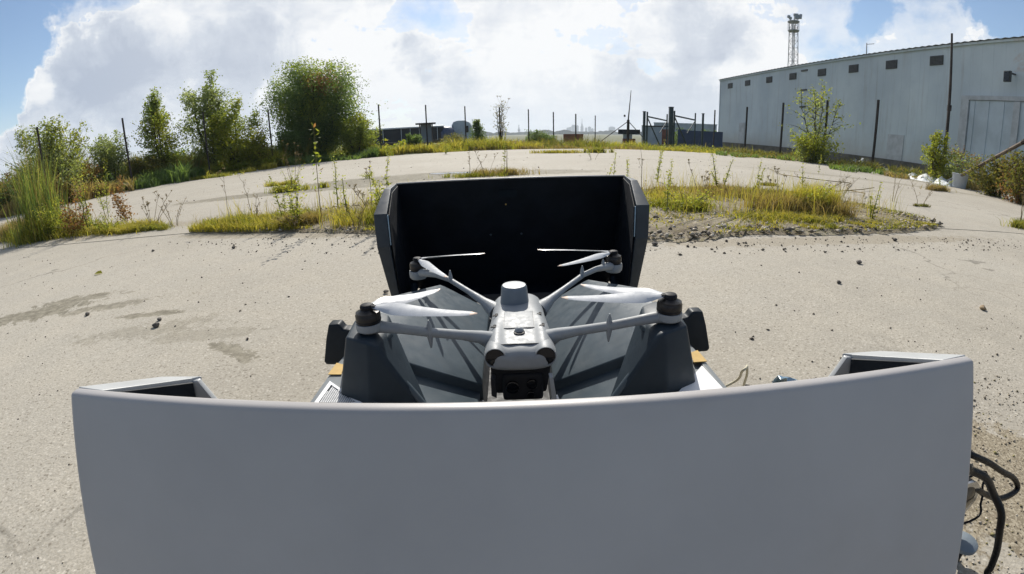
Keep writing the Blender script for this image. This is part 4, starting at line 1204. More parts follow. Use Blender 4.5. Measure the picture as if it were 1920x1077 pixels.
grass_patch('island_grass_right', [
    (ISL_R, 4200, .022, 1, .9, .003, pk(1.0, 1.5), .03), (ISL_R, 3600, .025, 0, .9, .003, pk(1.0, 1.8), .03), (ISL_RB, 420, .22, 2, .25, .0016, pk(.4, 1.9), .03), (ISL_RB, 320, .20, 0, .25, .0016, pk(.4, 1.2), .03), (ISL_RB, 200, .30, 0, .15, .002, pk(.9, 1.4), .03), (ISL_R, 160, .12, 2, .3, .0016, None, .03),
    ([(1.6, 2.95), (2.2, 2.95), (3.4, 3.1), (4.0, 3.3), (3.7, 3.5), (2.4, 3.25), (1.7, 3.2)], 2200, .020, 0, .9, .003, pk(.9, 2.2), .03),
    (disc(2.15, 3.35, .55, .22), 2600, .055, 0, .8, .003, None, .03), (disc(2.15, 3.35, .45, .18), 1200, .045, 1, .8, .003, None, .03), (disc(1.45, 3.75, .30, .22), 1500, .09, 1, .6, .0034, None, .03), (disc(2.80, 3.78, .24, .20), 1500, .24, 0, .25, .0024, None, .03), (disc(2.65, 3.7, .36, .2), 1500, .11, 2, .4, .0026, None, .03),
    (disc(2.5, 3.7, .4, .26), 1700, .17, 2, .5, .003, None, .03), (disc(1.5, 4.3, .6, .35), 600, .09, 0, .6, .003, None, .03), (disc(2.2, 4.7, .8, .4), 1300, .11, 2, .5, .003, None, .03), (disc(3.0, 4.6, .6, .4), 1200, .10, 3, .6, .003, None, .03)], 22)
grass_patch('yard_edge_grass', [
    (disc(-5.9, 4.35, .95, .30), 5200, .17, 1, .6, .004, None, 0.0), (disc(-6.6, 4.6, 1.0, .3), 3600, .24, 2, .5, .004, None, 0.0), (disc(-5.0, 4.2, .9, .22), 3200, .10, 0, .8, .004, None, 0.0), (disc(-4.15, 4.05, .55, .14), 1900, .08, 0, .8, .0035, None, 0.0),
    (disc(-3.75, 4.0, .3, .07), 900, .06, 1, .8, .003, None, 0.0), (disc(-3.35, 6.7, .35, .16), 900, .10, 1, .6, .005, None, 0.0), (disc(-4.1, 7.9, .4, .12), 600, .08, 0, .7, .005, None, 0.0),
    (disc(-9.4, 13.3, 1.0, .3), 800, .12, 1, .6, .008, None, 0.0), (disc(1.95, 15.6, 1.0, .18), 700, .12, 0, .6, .008, None, 0.0), (disc(3.0, 15.8, .35, .14), 400, .2, 1, .6, .008, None, 0.0), (disc(8.45, 7.15, .35, .12), 700, .12, 2, .6, .005, None, 0.0),
    (disc(5.3, 4.7, .16, .05), 260, .04, 3, .8, .004, None, 0.0), (disc(3.75, 6.15, .2, .08), 300, .05, 3, .8, .004, None, 0.0), (disc(6.0, 3.55, .35, .14), 1200, .10, 1, .7, .004, None, 0.0), (disc(-.05, 7.5, .5, .14), 900, .12, 2, .6, .004, None, 0.0), (disc(-.5, 7.3, .5, .1), 500, .08, 1, .6, .004, None, 0.0)], 23)


# gravel: loose stones, joined
def gravel(name, specs, mat, seed):
    rng = np.random.default_rng(seed)
    base = np.array([(1, 0, 0), (0, 1, 0), (-1, 0, 0), (0, -1, 0), (0, 0, 1), (0, 0, -1)], float)
    F = np.array([(0, 1, 4), (1, 2, 4), (2, 3, 4), (3, 0, 4), (1, 0, 5), (2, 1, 5), (3, 2, 5), (0, 3, 5)])
    Vs, Fs, mi = [], [], []; nb = 0
    for poly, n, s0, s1, m, z, keep in specs:
        p = scatter(poly, n, rng, keep)
        s = s0 * (s1 / s0) ** (rng.uniform(0, 1, n) ** 2.5)
        v = base[None] * rng.uniform(.6, 1.3, (n, 6, 1)) * np.array([1, 1, .62])
        a = rng.uniform(0, 2 * pi, n); ca, sa = np.cos(a)[:, None], np.sin(a)[:, None]
        x = v[:, :, 0] * ca - v[:, :, 1] * sa; y = v[:, :, 0] * sa + v[:, :, 1] * ca
        zz = v[:, :, 2] + rng.uniform(-.3, .3, (n, 6))
        V = np.stack([x * s[:, None] + p[:, :1], y * s[:, None] + p[:, 1:2], zz * s[:, None] + z + s[:, None] * .4], 2).reshape(-1, 3)
        Fs.append((np.arange(n)[:, None, None] * 6 + F[None]).reshape(-1, 3) + nb); Vs.append(V); nb += len(V); mi.append(np.full(n * 8, m))
    return tag(link(name, np_mesh(name, np.concatenate(Vs), np.concatenate(Fs), mat, mi=np.concatenate(mi))), kind='stuff')

def stone_mat(name, cols):
    m, n, b = new_mat(name)
    r = n.add('ShaderNodeNewGeometry').outputs['Random Per Island']
    n.put(b.inputs['Base Color'], n.ramp(r, [(i / (len(cols) - 1), c) for i, c in enumerate(cols)]))
    b.inputs['Roughness'].default_value = .85
    return m
M['pebble'] = stone_mat('pebbles', [(.15, .12, .085), (.42, .37, .29), (.24, .195, .135), (.52, .47, .39), (.31, .26, .19), (.12, .10, .075), (.28, .25, .08)])
M['chip'] = stone_mat('dark_chips', [(.07, .055, .045), (.13, .11, .085), (.20, .17, .13), (.05, .045, .04)])
WIDE = [(-5.5, .5), (5.5, .5), (5.5, 3.0), (-5.5, 3.4)]
gravel('island_gravel', [(ISL_R, 16000, .004, .028, 0, .02, None), (ISL_L, 4500, .005, .02, 0, .015, None), (ISL_R, 260, .02, .04, 1, .02, None)], [M['pebble'], M['chip']], 31)
gravel('yard_grit', [(WIDE, 750, .0025, .0085, 1, 0, None), ([(.6, 2.35), (4.5, 2.5), (4.5, 2.95), (.6, 2.7)], 420, .003, .014, 1, 0, None), ([(-1.5, 2.6), (0, 2.4), (0, 3.0), (-3, 3.3)], 260, .003, .012, 1, 0, None),
                     ([(.5, .3), (2.6, .3), (2.6, 1.4), (.7, 1.1)], 500, .002, .006, 1, 0, None), ([(.75, .15), (1.6, .15), (1.6, .9), (.8, .8)], 1500, .002, .006, 0, 0, None), ([(-3, -.2), (3, -.2), (3, 1.0), (-3, 1.0)], 900, .0015, .004, 1, 0, None),
                     ([(1, 5), (11, 8), (9, 14), (-6, 14), (-8, 6)], 420, .006, .02, 1, 0, None)], [M['pebble'], M['chip']], 32)

def stone(x, y, s, label, mat=None, squash=.65):
    rng = random.Random(int(x * 1000 + y * 77))
    pts = []
    for i in range(26):
        v = Vector((rng.gauss(0, 1), rng.gauss(0, 1), rng.gauss(0, 1))).normalized()
        v = Vector((v.x * rng.uniform(.8, 1.25), v.y * rng.uniform(.75, 1.05), v.z * squash))
        pts.append((x + v.x * s, y + v.y * s, s * squash * .85 + v.z * s))
    return tag(MB((x, y, 0)).hull(pts).build('stone', mat or M['stone'], None, s * .08, loc=(x, y, 0)), label, 'stone')
M['tan_stone'] = plain('tan_stone', (.30, .22, .13), .8, 0, .2, 60, .3, 200)
stone(2.17, 1.41, .020, 'tan stone lying alone on the concrete at the right, above the cover edge', M['tan_stone'])
stone(-1.49, 1.49, .018, 'dark stone, lower of a pair left of the landing station')
stone(-1.53, 1.56, .012, 'dark smaller stone, upper of the pair left of the landing station')
stone(-2.07, 1.62, .014, 'dark stone between the two brown stains on the left')
stone(.86, 2.60, .020, 'dark stone right beside the raised rear cover')
stone(2.0, 2.16, .020, 'flat dark stone on the bare concrete in front of the right grass patch')
stone(1.59, 1.83, .014, 'small dark stone nearest the landing station on the right')
stone(-1.96, 2.88, .016, 'dark stone in front of the left golden grass')
stone(-2.78, 2.95, .014, 'dark stone left of the golden grass tip, beyond the yellow leaf')
stone(2.86, 2.74, .020, 'dark stone at the front edge of the right grass patch')
stone(-.55, 1.85, .014, 'dark stone close to the left edge of the raised rear cover')

def dead_leaf():
    x, y = -2.78, 2.36
    o = MB((x, y, 0)).add([(x - .04, y, .004), (x, y - .02, .012), (x + .04, y + .005, .004), (x + .01, y + .025, .02), (x - .02, y + .02, .018)], [(0, 1, 2, 3), (0, 3, 4)]).build('fallen_leaf', M['grass_gold'], loc=(x, y, 0))
    tag(o, 'single yellow leaf lying on the left concrete', 'leaf')
dead_leaf()

def puddle():
    vs = [( -1.02 + .40 * cos(a) * (1 + .12 * sin(3 * a)), 8.2 + .17 * sin(a) * (1 + .2 * cos(2 * a)), .004) for a in np.linspace(0, 2 * pi, 40)[:-1]]
    m, n, b = new_mat('still_water')
    b.inputs['Base Color'].default_value = (.03, .035, .035, 1); b.inputs['Roughness'].default_value = .05; b.inputs['Specular IOR Level'].default_value = .8
    tag(MB().add(vs, [tuple(range(len(vs)))]).build('puddle', m), kind='structure')
puddle()

# ------------------------------------------------------------------ single weeds, each a plant of its own
def weed(kind, x, y, h, label, n=1, spread=.12, seed=0, group=None, z=None, thick=1.0):
    rng = np.random.default_rng(int(abs(x) * 977 + abs(y) * 331 + h * 50) + seed)
    z = (gz(x, y) if hypot(x, y) > 19.5 else .01) if z is None else z
    e = empty({'spike': 'tall_weed', 'umbel': 'umbel_weed', 'leafy': 'leafy_weed', 'dock': 'dock_plant', 'twig': 'bare_weed', 'plume': 'plumed_weed'}[kind], (x, y, z), label, 'weed', group)
    st = MB(); C = []; S = []; big = []
    stem_m = {'spike': 'green_stalk', 'umbel': 'straw', 'leafy': 'straw', 'dock': 'straw', 'twig': 'straw', 'plume': 'green_stalk'}[kind]
    for k in range(n):
        a = rng.uniform(0, 2 * pi); sp = spread * rng.uniform(.15, 1) * (n > 1) + .02
        hh = h * (1 if k == 0 else rng.uniform(.5, .95))
        r0 = (.0028 + .0035 * h) * thick
        N = 6; path = []
        rx, ry = cos(a) * sp * .25, sin(a) * sp * .25
        for i in range(N + 1):
            t = i / N
            path.append(Vector((rx + cos(a) * sp * t ** 1.4 + rng.normal() * .006 * h * t * 2, ry + sin(a) * sp * t ** 1.4 + rng.normal() * .006 * h * t * 2, hh * t - (.02 if i == 0 else 0))))
        st.tube(path, [r0 * (1 - .7 * i / N) for i in range(N + 1)], 5)
        def at(t):
            i = min(int(t * N), N - 1); return path[i].lerp(path[i + 1], t * N - i)
        if kind in ('spike', 'plume'):
            for t in rng.uniform(.55 if kind == 'spike' else .35, 1.03, int(90 * h + 30)):
                w = (.012 + .02 * (1.05 - t)) * (1.0 if kind == 'spike' else 2.6) * thick
                p = at(min(t, 1)); S.append((p.x + rng.normal() * w * .6, p.y + rng.normal() * w * .6, p.z + (t > 1) * .02))
            for t in rng.uniform(.05, .6, int(26 * h + 8)):
                p = at(t); a2 = rng.uniform(0, 2 * pi); l = .05 * h * (1.1 - t) + .01
                for q in (.4, .8, 1.1): C.append((p.x + cos(a2) * l * q, p.y + sin(a2) * l * q, p.z + l * q * .4))
        elif kind == 'umbel':
            for b in range(rng.integers(3, 7)):
                t = rng.uniform(.55, .97) if b else 1.0
                p = at(t); a2 = rng.uniform(0, 2 * pi); l = hh * rng.uniform(.08, .2) * (b > 0)
                q = p + Vector((cos(a2) * l * .55, sin(a2) * l * .55, l))
                if b: st.tube([p, p.lerp(q, .5) + Vector((cos(a2), sin(a2), 0)) * l * .08, q], [r0 * .5, r0 * .4, r0 * .3], 4, cap=False)
                for c in range(9):
                    a3 = rng.uniform(0, 2 * pi); rr = .022 * h ** .5 * rng.uniform(.2, 1.2)
                    u = q + Vector((cos(a3) * rr, sin(a3) * rr, .012 * h ** .5 * rng.uniform(.3, 1)))
                    st.tube([q - Vector((0, 0, .012)), u], [.0008, .0006], 3, cap=False)
                    for _ in range(3): S.append((u.x + rng.normal() * .003, u.y + rng.normal() * .003, u.z))
        elif kind == 'leafy':
            for t in np.linspace(.35, 1.0, int(16 * h + 4)):
                p = at(t); a2 = rng.uniform(0, 2 * pi); l = .10 * h * rng.uniform(.5, 1.1)
                big.append((p.x + cos(a2) * l * .5, p.y + sin(a2) * l * .5, p.z + l * .2))
                big.append((p.x - cos(a2) * l * .5, p.y - sin(a2) * l * .5, p.z + l * .3))
        elif kind == 'dock':
            for t in rng.uniform(.15, 1.0, int(240 * h)):
                w = .05 * (1.15 - t) + .012; p = at(t)
                S.append((p.x + rng.normal() * w, p.y + rng.normal() * w, p.z + rng.normal() * .02))
        elif kind == 'twig':
            for b in range(int(4 + 5 * h)):
                t = rng.uniform(.3, .95); p = at(t); a2 = rng.uniform(0, 2 * pi); l = hh * .22 * rng.uniform(.4, 1)
                q = p + Vector((cos(a2) * l * .7, sin(a2) * l * .7, l * .8))
                st.tube([p, p.lerp(q, .55) + Vector((cos(a2), sin(a2), 0)) * l * .1, q], [r0 * .5, r0 * .35, r0 * .2], 4, cap=False)
                for _ in range(4): S.append(tuple(q + Vector(rng.normal(size=3)) * .008))
    st.build('stem', M[stem_m], e)
    lm = {'spike': 'leaf_lime', 'plume': 'leaf_lime', 'umbel': 'leaf_olive', 'leafy': 'leaf_lime', 'dock': 'leaf_rust', 'twig': 'leaf_olive'}[kind]
    sm = {'spike': 'flower', 'plume': 'flower', 'umbel': 'seed', 'leafy': 'leaf_lime', 'dock': 'leaf_rust', 'twig': 'seed'}[kind]
    if C:
        V, Q = leaf_arrays(np.array(C), .028 + .012 * h, rng, .6, .32); tag(link('leaves', np_mesh('leaves', V, Q, M[lm]), e), kind='stuff')
    if big:
        V, Q = leaf_arrays(np.array(big), .052 * h ** .6, rng, .6, .5, .3)
        tag(link('leaves', np_mesh('leaves', V, Q, [M[lm], M['leaf_rust'], M['leaf_green']], mi=rng.choice([0, 0, 0, 1, 2, 2], len(Q))), e), kind='stuff')
    if S:
        V, Q = leaf_arrays(np.array(S), {'spike': .017, 'plume': .02, 'umbel': .009, 'dock': .03, 'twig': .012}[kind] * (1 + .35 * max(0, h - .5)), rng); tag(link('seed_head', np_mesh('seed_head', V, Q, M[sm]), e), kind='stuff')
    return e

def reed_clump(x, y, h, label, seed, r):
    rng = np.random.default_rng(seed)
    e = empty('tall_grass_clump', (x, y, .0), label, 'tall grass')
    for nm, n, hh, mats, ln, w in (('tall_blades', 300, h * .92, [M['leaf_green'], M['leaf_dark']], .13, .005), ('low_blades', 1500, h * .30, [M['grass_gold'], M['grass_green']], .6, .004), ('seed_stalks', 160, h * 1.1, [M['grass_dry'], M['leaf_olive']], .12, .0028)):
        p = rng.normal(size=(n, 2)) * r * .42
        V, Q = blade_arrays(np.stack([p[:, 0], p[:, 1], np.zeros(n)], 1), hh * np.exp(-(p ** 2).sum(1) / (r * r) * .8), ln, rng, w)
        mi = np.tile(rng.integers(0, 2, n), 2)
        tag(link(nm, np_mesh(nm, V, Q, mats, mi=mi), e), kind='stuff')
    return e


# left island
weed('leafy', -1.50, 3.45, .78, 'tallest leafy weed with a reddish stalk standing before the big round tree', seed=1, thick=.8)
weed('spike', -1.68, 4.3, .50, 'thick yellow spike weed just left of the tall leafy weed on the left grass', seed=2, thick=1.5)
weed('spike', -1.33, 3.62, .36, 'short bent golden spike right of the tall leafy weed', seed=3, thick=2.0)
weed('plume', -1.72, 3.45, .40, 'bushy yellow-green plume at the middle of the left grass', 4, .12, seed=4)
weed('twig', -2.28, 3.75, .40, 'forked dark weed rising over the left end of the golden grass', 3, .16, seed=5)
weed('spike', -1.95, 3.7, .42, 'slender pale spike between the forked weed and the tall leafy weed', 2, .07, seed=6)
weed('umbel', -2.62, 3.85, .52, 'thin brown umbel alone above the left tip of the golden grass', 1, seed=7, thick=.7)
weed('plume', -1.05, 3.6, .34, 'dense greenish weed beside the left side of the raised cover', 5, .14, seed=8)
weed('spike', -.93, 3.35, .62, 'tall thin spike right beside the left edge of the raised cover', 2, .06, seed=9, thick=.8)
weed('umbel', -1.22, 3.95, .42, 'brown-headed umbel behind the left grass near the cover', 3, .14, seed=10)
weed('twig', -1.15, 3.3, .26, 'low brown twiggy weed at the front of the left island', 4, .12, seed=11)
weed('twig', -1.72, 3.42, .16, 'dark low tangle at the front of the golden grass', 9, .18, seed=12)
weed('plume', -3.35, 6.65, .36, 'green weed cluster on the dark damp streak behind the left grass', 5, .3, seed=13)
weed('umbel', -3.2, 6.5, .75, 'thin tall umbel growing from the weed cluster on the damp streak', 4, .35, seed=14, thick=.8)
# behind the rear cover
weed('umbel', -.02, 7.6, 1.25, 'tallest thin weed reaching above the horizon behind the raised cover', 2, .10, seed=15, thick=.6)
weed('spike', -.08, 7.2, .72, 'pale slim spike left of the tallest thin weed behind the raised cover', 1, seed=16, thick=.7)
weed('umbel', -.62, 7.3, .46, 'small brown umbels above the left part of the raised cover', 3, .22, seed=17, thick=.8)
weed('umbel', -.35, 7.15, .42, 'umbels directly left of the tall thin weed, low over the raised cover', 3, .16, seed=18, thick=.8)
weed('spike', 1.62, 7.1, .36, 'single short spike above the right part of the raised cover', 1, seed=19)
weed('leafy', 2.1, 11.6, .45, 'small sprawling weed on the empty yard below the skyline', 4, .3, seed=20)
weed('spike', 2.06, 6.3, .55, 'leaning feathery spike above the right corner of the raised cover', 2, .16, seed=21)
weed('plume', -2.35, 17.2, .55, 'small yellow bush on the yard edge below the flat canopy', 5, .25, seed=22)
weed('plume', -2.5, 8.0, .10, 'flat weed tuft left of the puddle', 5, .12, seed=23)
# left foreground cluster
reed_clump(-5.85, 4.25, 1.15, 'tallest green grassy clump at the far left, rising in front of the leftmost tree', 24, .42)
weed('plume', -6.0, 4.35, .95, 'feathery green stems inside the tall grass clump at the far left', 7, .3, seed=24, thick=.9)
weed('plume', -5.55, 4.12, .50, 'broad green clump at the foot of the tallest left weeds', 14, .32, seed=25, thick=1.3)
weed('dock', -5.05, 4.12, .52, 'rust-brown dock plant right of the tall green clump', 8, .24, seed=26)
weed('spike', -4.85, 4.15, .82, 'yellow-flowered spike standing in the rust-brown dock plant', 2, .07, seed=27, thick=1.6)
weed('dock', -4.55, 4.5, .58, 'pale pinkish seed stalks behind the rust-brown dock', 4, .14, seed=28, thick=.7)
weed('twig', -6.6, 4.5, .48, 'twiggy brown weed at the left picture edge', 7, .35, seed=29)
weed('plume', -6.1, 5.6, .85, 'thin green stalk at the far left behind the tall clump', 2, .15, seed=30)
weed('umbel', -3.85, 4.15, .34, 'small grey umbels right of the dock plant', 6, .22, seed=31)
weed('twig', -3.5, 4.1, .30, 'leaning wiry weed at the right end of the left weed strip', 4, .28, seed=32)
weed('plume', -4.4, 4.0, .20, 'low green rosette in front of the dock plant', 7, .18, seed=33)
# right island
weed('spike', 2.36, 4.9, .52, 'tall pair of golden spikes at the back of the right patch', 3, .10, seed=34, thick=1.7)
weed('spike', 2.75, 4.8, .40, 'thin pale spike right of the tall golden pair', 2, .08, seed=35)
weed('spike', 1.05, 4.0, .42, 'slim spike on the left of the right patch, next to the cover corner', 1, seed=36)
weed('spike', 1.28, 3.6, .33, 'pale spike in the gravel at the front left of the right patch', 1, seed=37, thick=1.4)
weed('umbel', 1.35, 4.6, .50, 'thin dark stalk at the back left of the right patch', 1, seed=38)
weed('spike', 1.75, 4.9, .36, 'dark green spike at the back middle of the right patch', 1, seed=39)
weed('umbel', 2.0, 4.6, .36, 'brown umbels among the middle grass of the right patch', 4, .2, seed=40)
weed('umbel', 2.95, 4.6, .34, 'flat brown umbels over the tall tussock', 4, .2, seed=41)
weed('spike', 3.12, 4.4, .40, 'dark seed spike standing behind the tall tussock', 1, seed=42, thick=1.6)
weed('spike', 3.25, 3.45, .34, 'pale spike on the gravel right of the tall tussock', 2, .05, seed=43, thick=1.5)
weed('plume', 2.72, 3.72, .32, 'tall golden tussock centre of the right patch', 9, .2, seed=44)
weed('plume', 1.5, 3.72, .22, 'feathery green weed on the left half of the right patch', 8, .18, seed=45, thick=1.6)
weed('twig', 4.3, 5.2, .36, 'bare forked twigs beyond the right end of the grass patch', 4, .2, seed=46)
weed('twig', 3.85, 5.1, .30, 'bare low twigs just behind the tall tussock', 5, .35, seed=47)
weed('twig', 5.05, 5.0, .48, 'single thin bent stalk on the open concrete at right', 2, .08, seed=48)
weed('twig', 5.3, 4.72, .34, 'small wiry weed growing from a crack below the leaning pipe', 3, .18, seed=49)
weed('plume', 8.6, 7.2, .34, 'yellow weed tuft on the yard in front of the rubbish', 5, .25, seed=50)
weed('twig', 8.1, 7.15, .36, 'brown weed left of the yellow tuft before the rubbish', 3, .12, seed=51)
weed('umbel', 5.9, 3.6, .46, 'wiry weed at the right picture edge on the slab joint', 5, .18, seed=52)
weed('spike', .98, 4.7, .30, 'short pale spike just right of the cover corner', 2, .06, seed=53)
weed('spike', 6.9, 9.2, .40, 'lone short stalk on the yard before the sapling', 1, seed=54)

def runner(label, pts, seed):
    """a creeping stalk lying on the slab"""
    e = tag(MB((pts[0][0], pts[0][1], 0)).tube([(x, y, .012 + .03 * abs(sin(i * 1.9 + seed))) for i, (x, y) in enumerate(pts)], .007, 5).build('creeping_stalk', M['straw'], None, 0, True, loc=(pts[0][0], pts[0][1], 0)), label, 'stalk')
runner('long dry runner curving over the concrete behind the right patch', [(5.6, 9.2), (5.2, 8.1), (5.1, 7.4), (5.6, 7.2), (5.9, 6.9), (5.3, 6.3), (5.0, 5.9), (4.9, 5.4), (4.6, 5.1)], 1)
runner('short dry runner crossing the long one behind the tall tussock', [(5.9, 6.3), (5.4, 6.0), (4.6, 5.6), (4.2, 5.5), (3.9, 5.3)], 2)

# ------------------------------------------------------------------ rubbish by the warehouse fence
def crumpled(name, x, y, w, d, h, mat, label, cat, seed):
    rng = random.Random(seed); nx, ny = 16, 10
    vs = []; fs = []
    z0 = gz(x, y)
    for i in range(nx + 1):
        for j in range(ny + 1):
            u, v = i / nx, j / ny
            e = min(u, 1 - u, v, 1 - v) * 5
            z = h * min(1, e) * (.45 + .35 * sin(u * 9 + seed) * cos(v * 7) + rng.uniform(0, .3))
            vs.append((x + (u - .5) * w + rng.uniform(-.02, .02), y + (v - .5) * d + rng.uniform(-.02, .02), z0 + .02 + z))
    for i in range(nx):
        for j in range(ny):
            a = i * (ny + 1) + j
            fs.append((a, a + ny + 1, a + ny + 2, a + 1))
    return tag(MB((x, y, z0)).add(vs, fs).build(name, mat, None, 0, True, loc=(x, y, z0)), label, cat)
M['white_sheet'] = plain('white_rubbish', (.60, .62, .62), .6, 0, .12, 6)
crumpled('rubbish_sheet', *pol(49.0, 14.6), 1.0, .8, .22, M['white_sheet'], 'crumpled white sheet under the yellow-green bush by the pole', 'sheet', 3)
crumpled('rubbish_sheet', *pol(51.0, 14.0), .9, .6, .24, M['white_sheet'], 'crumpled white sheet right of the pole, under the leaning pipe', 'sheet', 5)
crumpled('rubbish_sheet', *pol(47.2, 15.2), .55, .4, .16, M['white_sheet'], 'small white scrap at the left end of the rubbish', 'sheet', 8)
crumpled('rubbish_bag', *pol(41.2, 17.3), .5, .5, .34, M['white_sheet'], 'white bag lying left of the lone post before the warehouse', 'bag', 11)
def bucket():
    x, y = pol(51.9, 13.6); z = gz(x, y)
    e = empty('tub', (x, y, z), 'pale blue tub tipped at the right end of the rubbish', 'tub')
    MB(e.location).lathe((x, y, z + .21), [(.16, -.19), (.20, .14), (.215, .16), (.19, .165), (.15, -.14)], 18).build('tub_wall', M['pale_steel'], e, 0, True)
    MB(e.location).lathe((x, y, z + .02), [(.15, -.02), (.16, .0)], 18).build('base', M['pale_steel'], e)
bucket()

# ------------------------------------------------------------------ drone landing station
def curve_pts(P, n=8):
    P = [Vector(p) for p in P]; out = []
    for i in range(len(P) - 1):
        a, b = P[i], P[i + 1]; p0 = P[max(i - 1, 0)]; p3 = P[min(i + 2, len(P) - 1)]
        for k in range(n):
            t = k / n
            out.append(.5 * ((2 * a) + (b - p0) * t + (2 * p0 - 5 * a + 4 * b - p3) * t * t + (3 * a - p0 - 3 * b + p3) * t ** 3))
    out.append(P[-1]); return out

TILT = -0.0118
XC = 0.009
def station():
    O = Vector((XC, 0.86, 0.0))
    e = empty('landing_station', O, 'grey drone landing station with its front and rear covers swung open', 'landing station', rot=(0, TILT, 0))
    def X(v, s): return XC + s * v
    # lower hull and feet
    hull = MB(O)
    hull.box(X(-.272, 1), X(.272, 1), .43, 1.22, .07, .185)
    hull.build('hull', M['deck_dark'], e, .012)
    for sx in (-1, 1):
        for yy in (.47, 1.16):
            MB(O).lathe((X(.23, sx), yy, 0), [(.035, .004), (.035, .02), (.022, .03), (.022, .072)], 14).build('foot', M['deck_dark'], e)
    # side decks with printed marks
    for s in (-1, 1):
        dk = MB(O).slab([(X(.185, s), .43, .330), (X(.280, s), .43, .330), (X(.278, s), .60, .330), (X(.270, s), .70, .330), (X(.255, s), 1.0, .300), (X(.235, s), 1.0, .300), (X(.200, s), .60, .330)], .14).build('side_deck', M['deck_light'], e, .006)
        z = .3325
        if s < 0:
            # white frame, grid and diagonal bar of the left mark
            m = MB(O)
            a, b, c = (-.267, .543), (-.270, .445), (-.152, .445)
            tri = [Vector((X(0, 1) + p[0], p[1], z)) for p in (a, b, c)]
            ctr = (tri[0] + tri[1] + tri[2]) / 3
            inn = [p.lerp(ctr, .16) for p in tri]
            for i in range(3):
                j = (i + 1) % 3
                m.slab([tri[i], tri[j], inn[j], inn[i]], .001)
            m.slab([inn[0].lerp(inn[2], .52), inn[0].lerp(inn[2], .57), inn[1].lerp(inn[0], .26), inn[1].lerp(inn[0], .20)], .001)
            m.build('printed_mark', M['mark_white'], dk)
            g = MB(O)
            # dotted field: small squares inside the frame
            for i in range(40):
                for j in range(38):
                    p = Vector((X(0, 1) - .272 + i * .0031, .445 + j * .0031, z + .0002))
                    v0 = inn[1] - inn[0]; v1 = inn[2] - inn[0]; v2 = p - inn[0]
                    den = v0.x * v1.y - v1.x * v0.y
                    u = (v2.x * v1.y - v1.x * v2.y) / den; w = (v0.x * v2.y - v2.x * v0.y) / den
                    if u > .02 and w > .02 and u + w < .98:
                        g.add([(p.x - .0010, p.y - .0010, p.z), (p.x + .0010, p.y - .0010, p.z), (p.x + .0010, p.y + .0010, p.z), (p.x - .0010, p.y + .0010, p.z)], [(0, 1, 2, 3)])
            tag(g.build('dot_grid', M['mark_white'], dk), kind='stuff')
        else:
            MB(O).slab([(X(.264, s), .550, z), (X(.272, s), .445, z), (X(.168, s), .445, z)], .001).build('printed_mark', M['mark_white'], dk)
        MB(O).slab([(X(.256, s), .562, z), (X(.277, s), .562, z), (X(.276, s), .598, z), (X(.262, s), .592, z)], .001).build('yellow_mark', M['mark_yellow'], dk)
        # lifted pods that carry the arms
        pod = MB(O).hull([(X(.222, s), .565, .416), (X(.216, s), .509, .416), (X(.182, s), .494, .414), (X(.173, s), .500, .408), (X(.171, s), .55, .406), (X(.182, s), .60, .408), (X(.205, s), .61, .412),
                          (X(.238, s), .507, .331), (X(.256, s), .565, .331), (X(.258, s), .64, .331), (X(.190, s), .482, .331), (X(.168, s), .490, .290), (X(.114, s), .511, .288), (X(.177, s), .522, .388), (X(.168, s), .525, .340), (X(.17, s), .60, .34)]).build('front_pod', M['pod'], e, .0035, seg=3)
        MB(O).slab([(X(.182, s), .520, .392), (X(.155, s), .512, .357), (X(.128, s), .508, .320), (X(.110, s), .503, .285), (X(.188, s), .515, .285)], .005, (0, 1, 0)).build('rib_web', M['pod'], e, .001)
        # raised rib that edges the basin
        MB(O).tube(curve_pts([(X(.168, s), .545, .402), (X(.180, s), .522, .393), (X(.174, s), .517, .382), (X(.155, s), .513, .358), (X(.130, s), .509, .322), (X(.118, s), .506, .300)], 4), .0042, 10, 1.3, 1).build('basin_rib', M['deck'], e, 0, True)
        # smooth basin that funnels towards the well, with a step down to its front pit
        vs = []; fs = []; U, Vn = 18, 22
        for i in range(U + 1):
            t = i / U; ax = .056 + t * .169
            ys = .623 - .36 * (ax - .055) - .05 * max(0, t - .75); yb = .93 - max(0, ax - .158) * 2.7
            for j in range(Vn + 1):
                w = j / Vn
                y = ys + (yb - ys) * w
                zz = .65 - .402 + .6 * ax + .006 * sin(pi * t) * sin(pi * w) - .006 * (1 - w) ** 6
                vs.append((X(ax, s), y, zz))
        for i in range(U):
            for j in range(Vn):
                a = i * (Vn + 1) + j
                fs.append((a, a + 1, a + Vn + 2, a + Vn + 1))
        m_ = len(vs)
        vs += [(v[0], v[1], .20) for v in vs[:]]
        for i in range(U):
            for j in (0, Vn):
                a = i * (Vn + 1) + j; b = a + Vn + 1
                fs.append((a, b, b + m_, a + m_))
        for j in range(Vn):
            for i in (0, U):
                a = i * (Vn + 1) + j
                fs.append((a, a + 1, a + 1 + m_, a + m_))
        MB(O).add(vs, fs).build('basin', M['deck'], e, .0025, True, seg=3)
        vs = []; fs = []
        for i in range(9):
            ax = .060 + i * .0155
            for j in range(9):
                vs.append((X(ax, s), .470 + j * .0195, .65 - .426 + .6 * ax + .010 * (j / 8 - .5) ** 2))
        for i in range(8):
            for j in range(8):
                a = i * 9 + j; fs.append((a, a + 1, a + 10, a + 9))
        MB(O).add(vs, fs).build('pit_floor', M['deck'], e, 0, True)
        # inner lip beside the well
        MB(O).tube([(X(.058, s), .50, .248), (X(.0575, s), .61, .252)], .004, 8).build('well_lip', M['deck_light'], e, 0, True)
        # stop fins outside
        f = [(-.304, .372), (-.286, .372), (-.280, .362), (-.268, .362), (-.268, .335), (-.282, .306), (-.300, .298), (-.322, .298), (-.325, .304), (-.313, .347)]
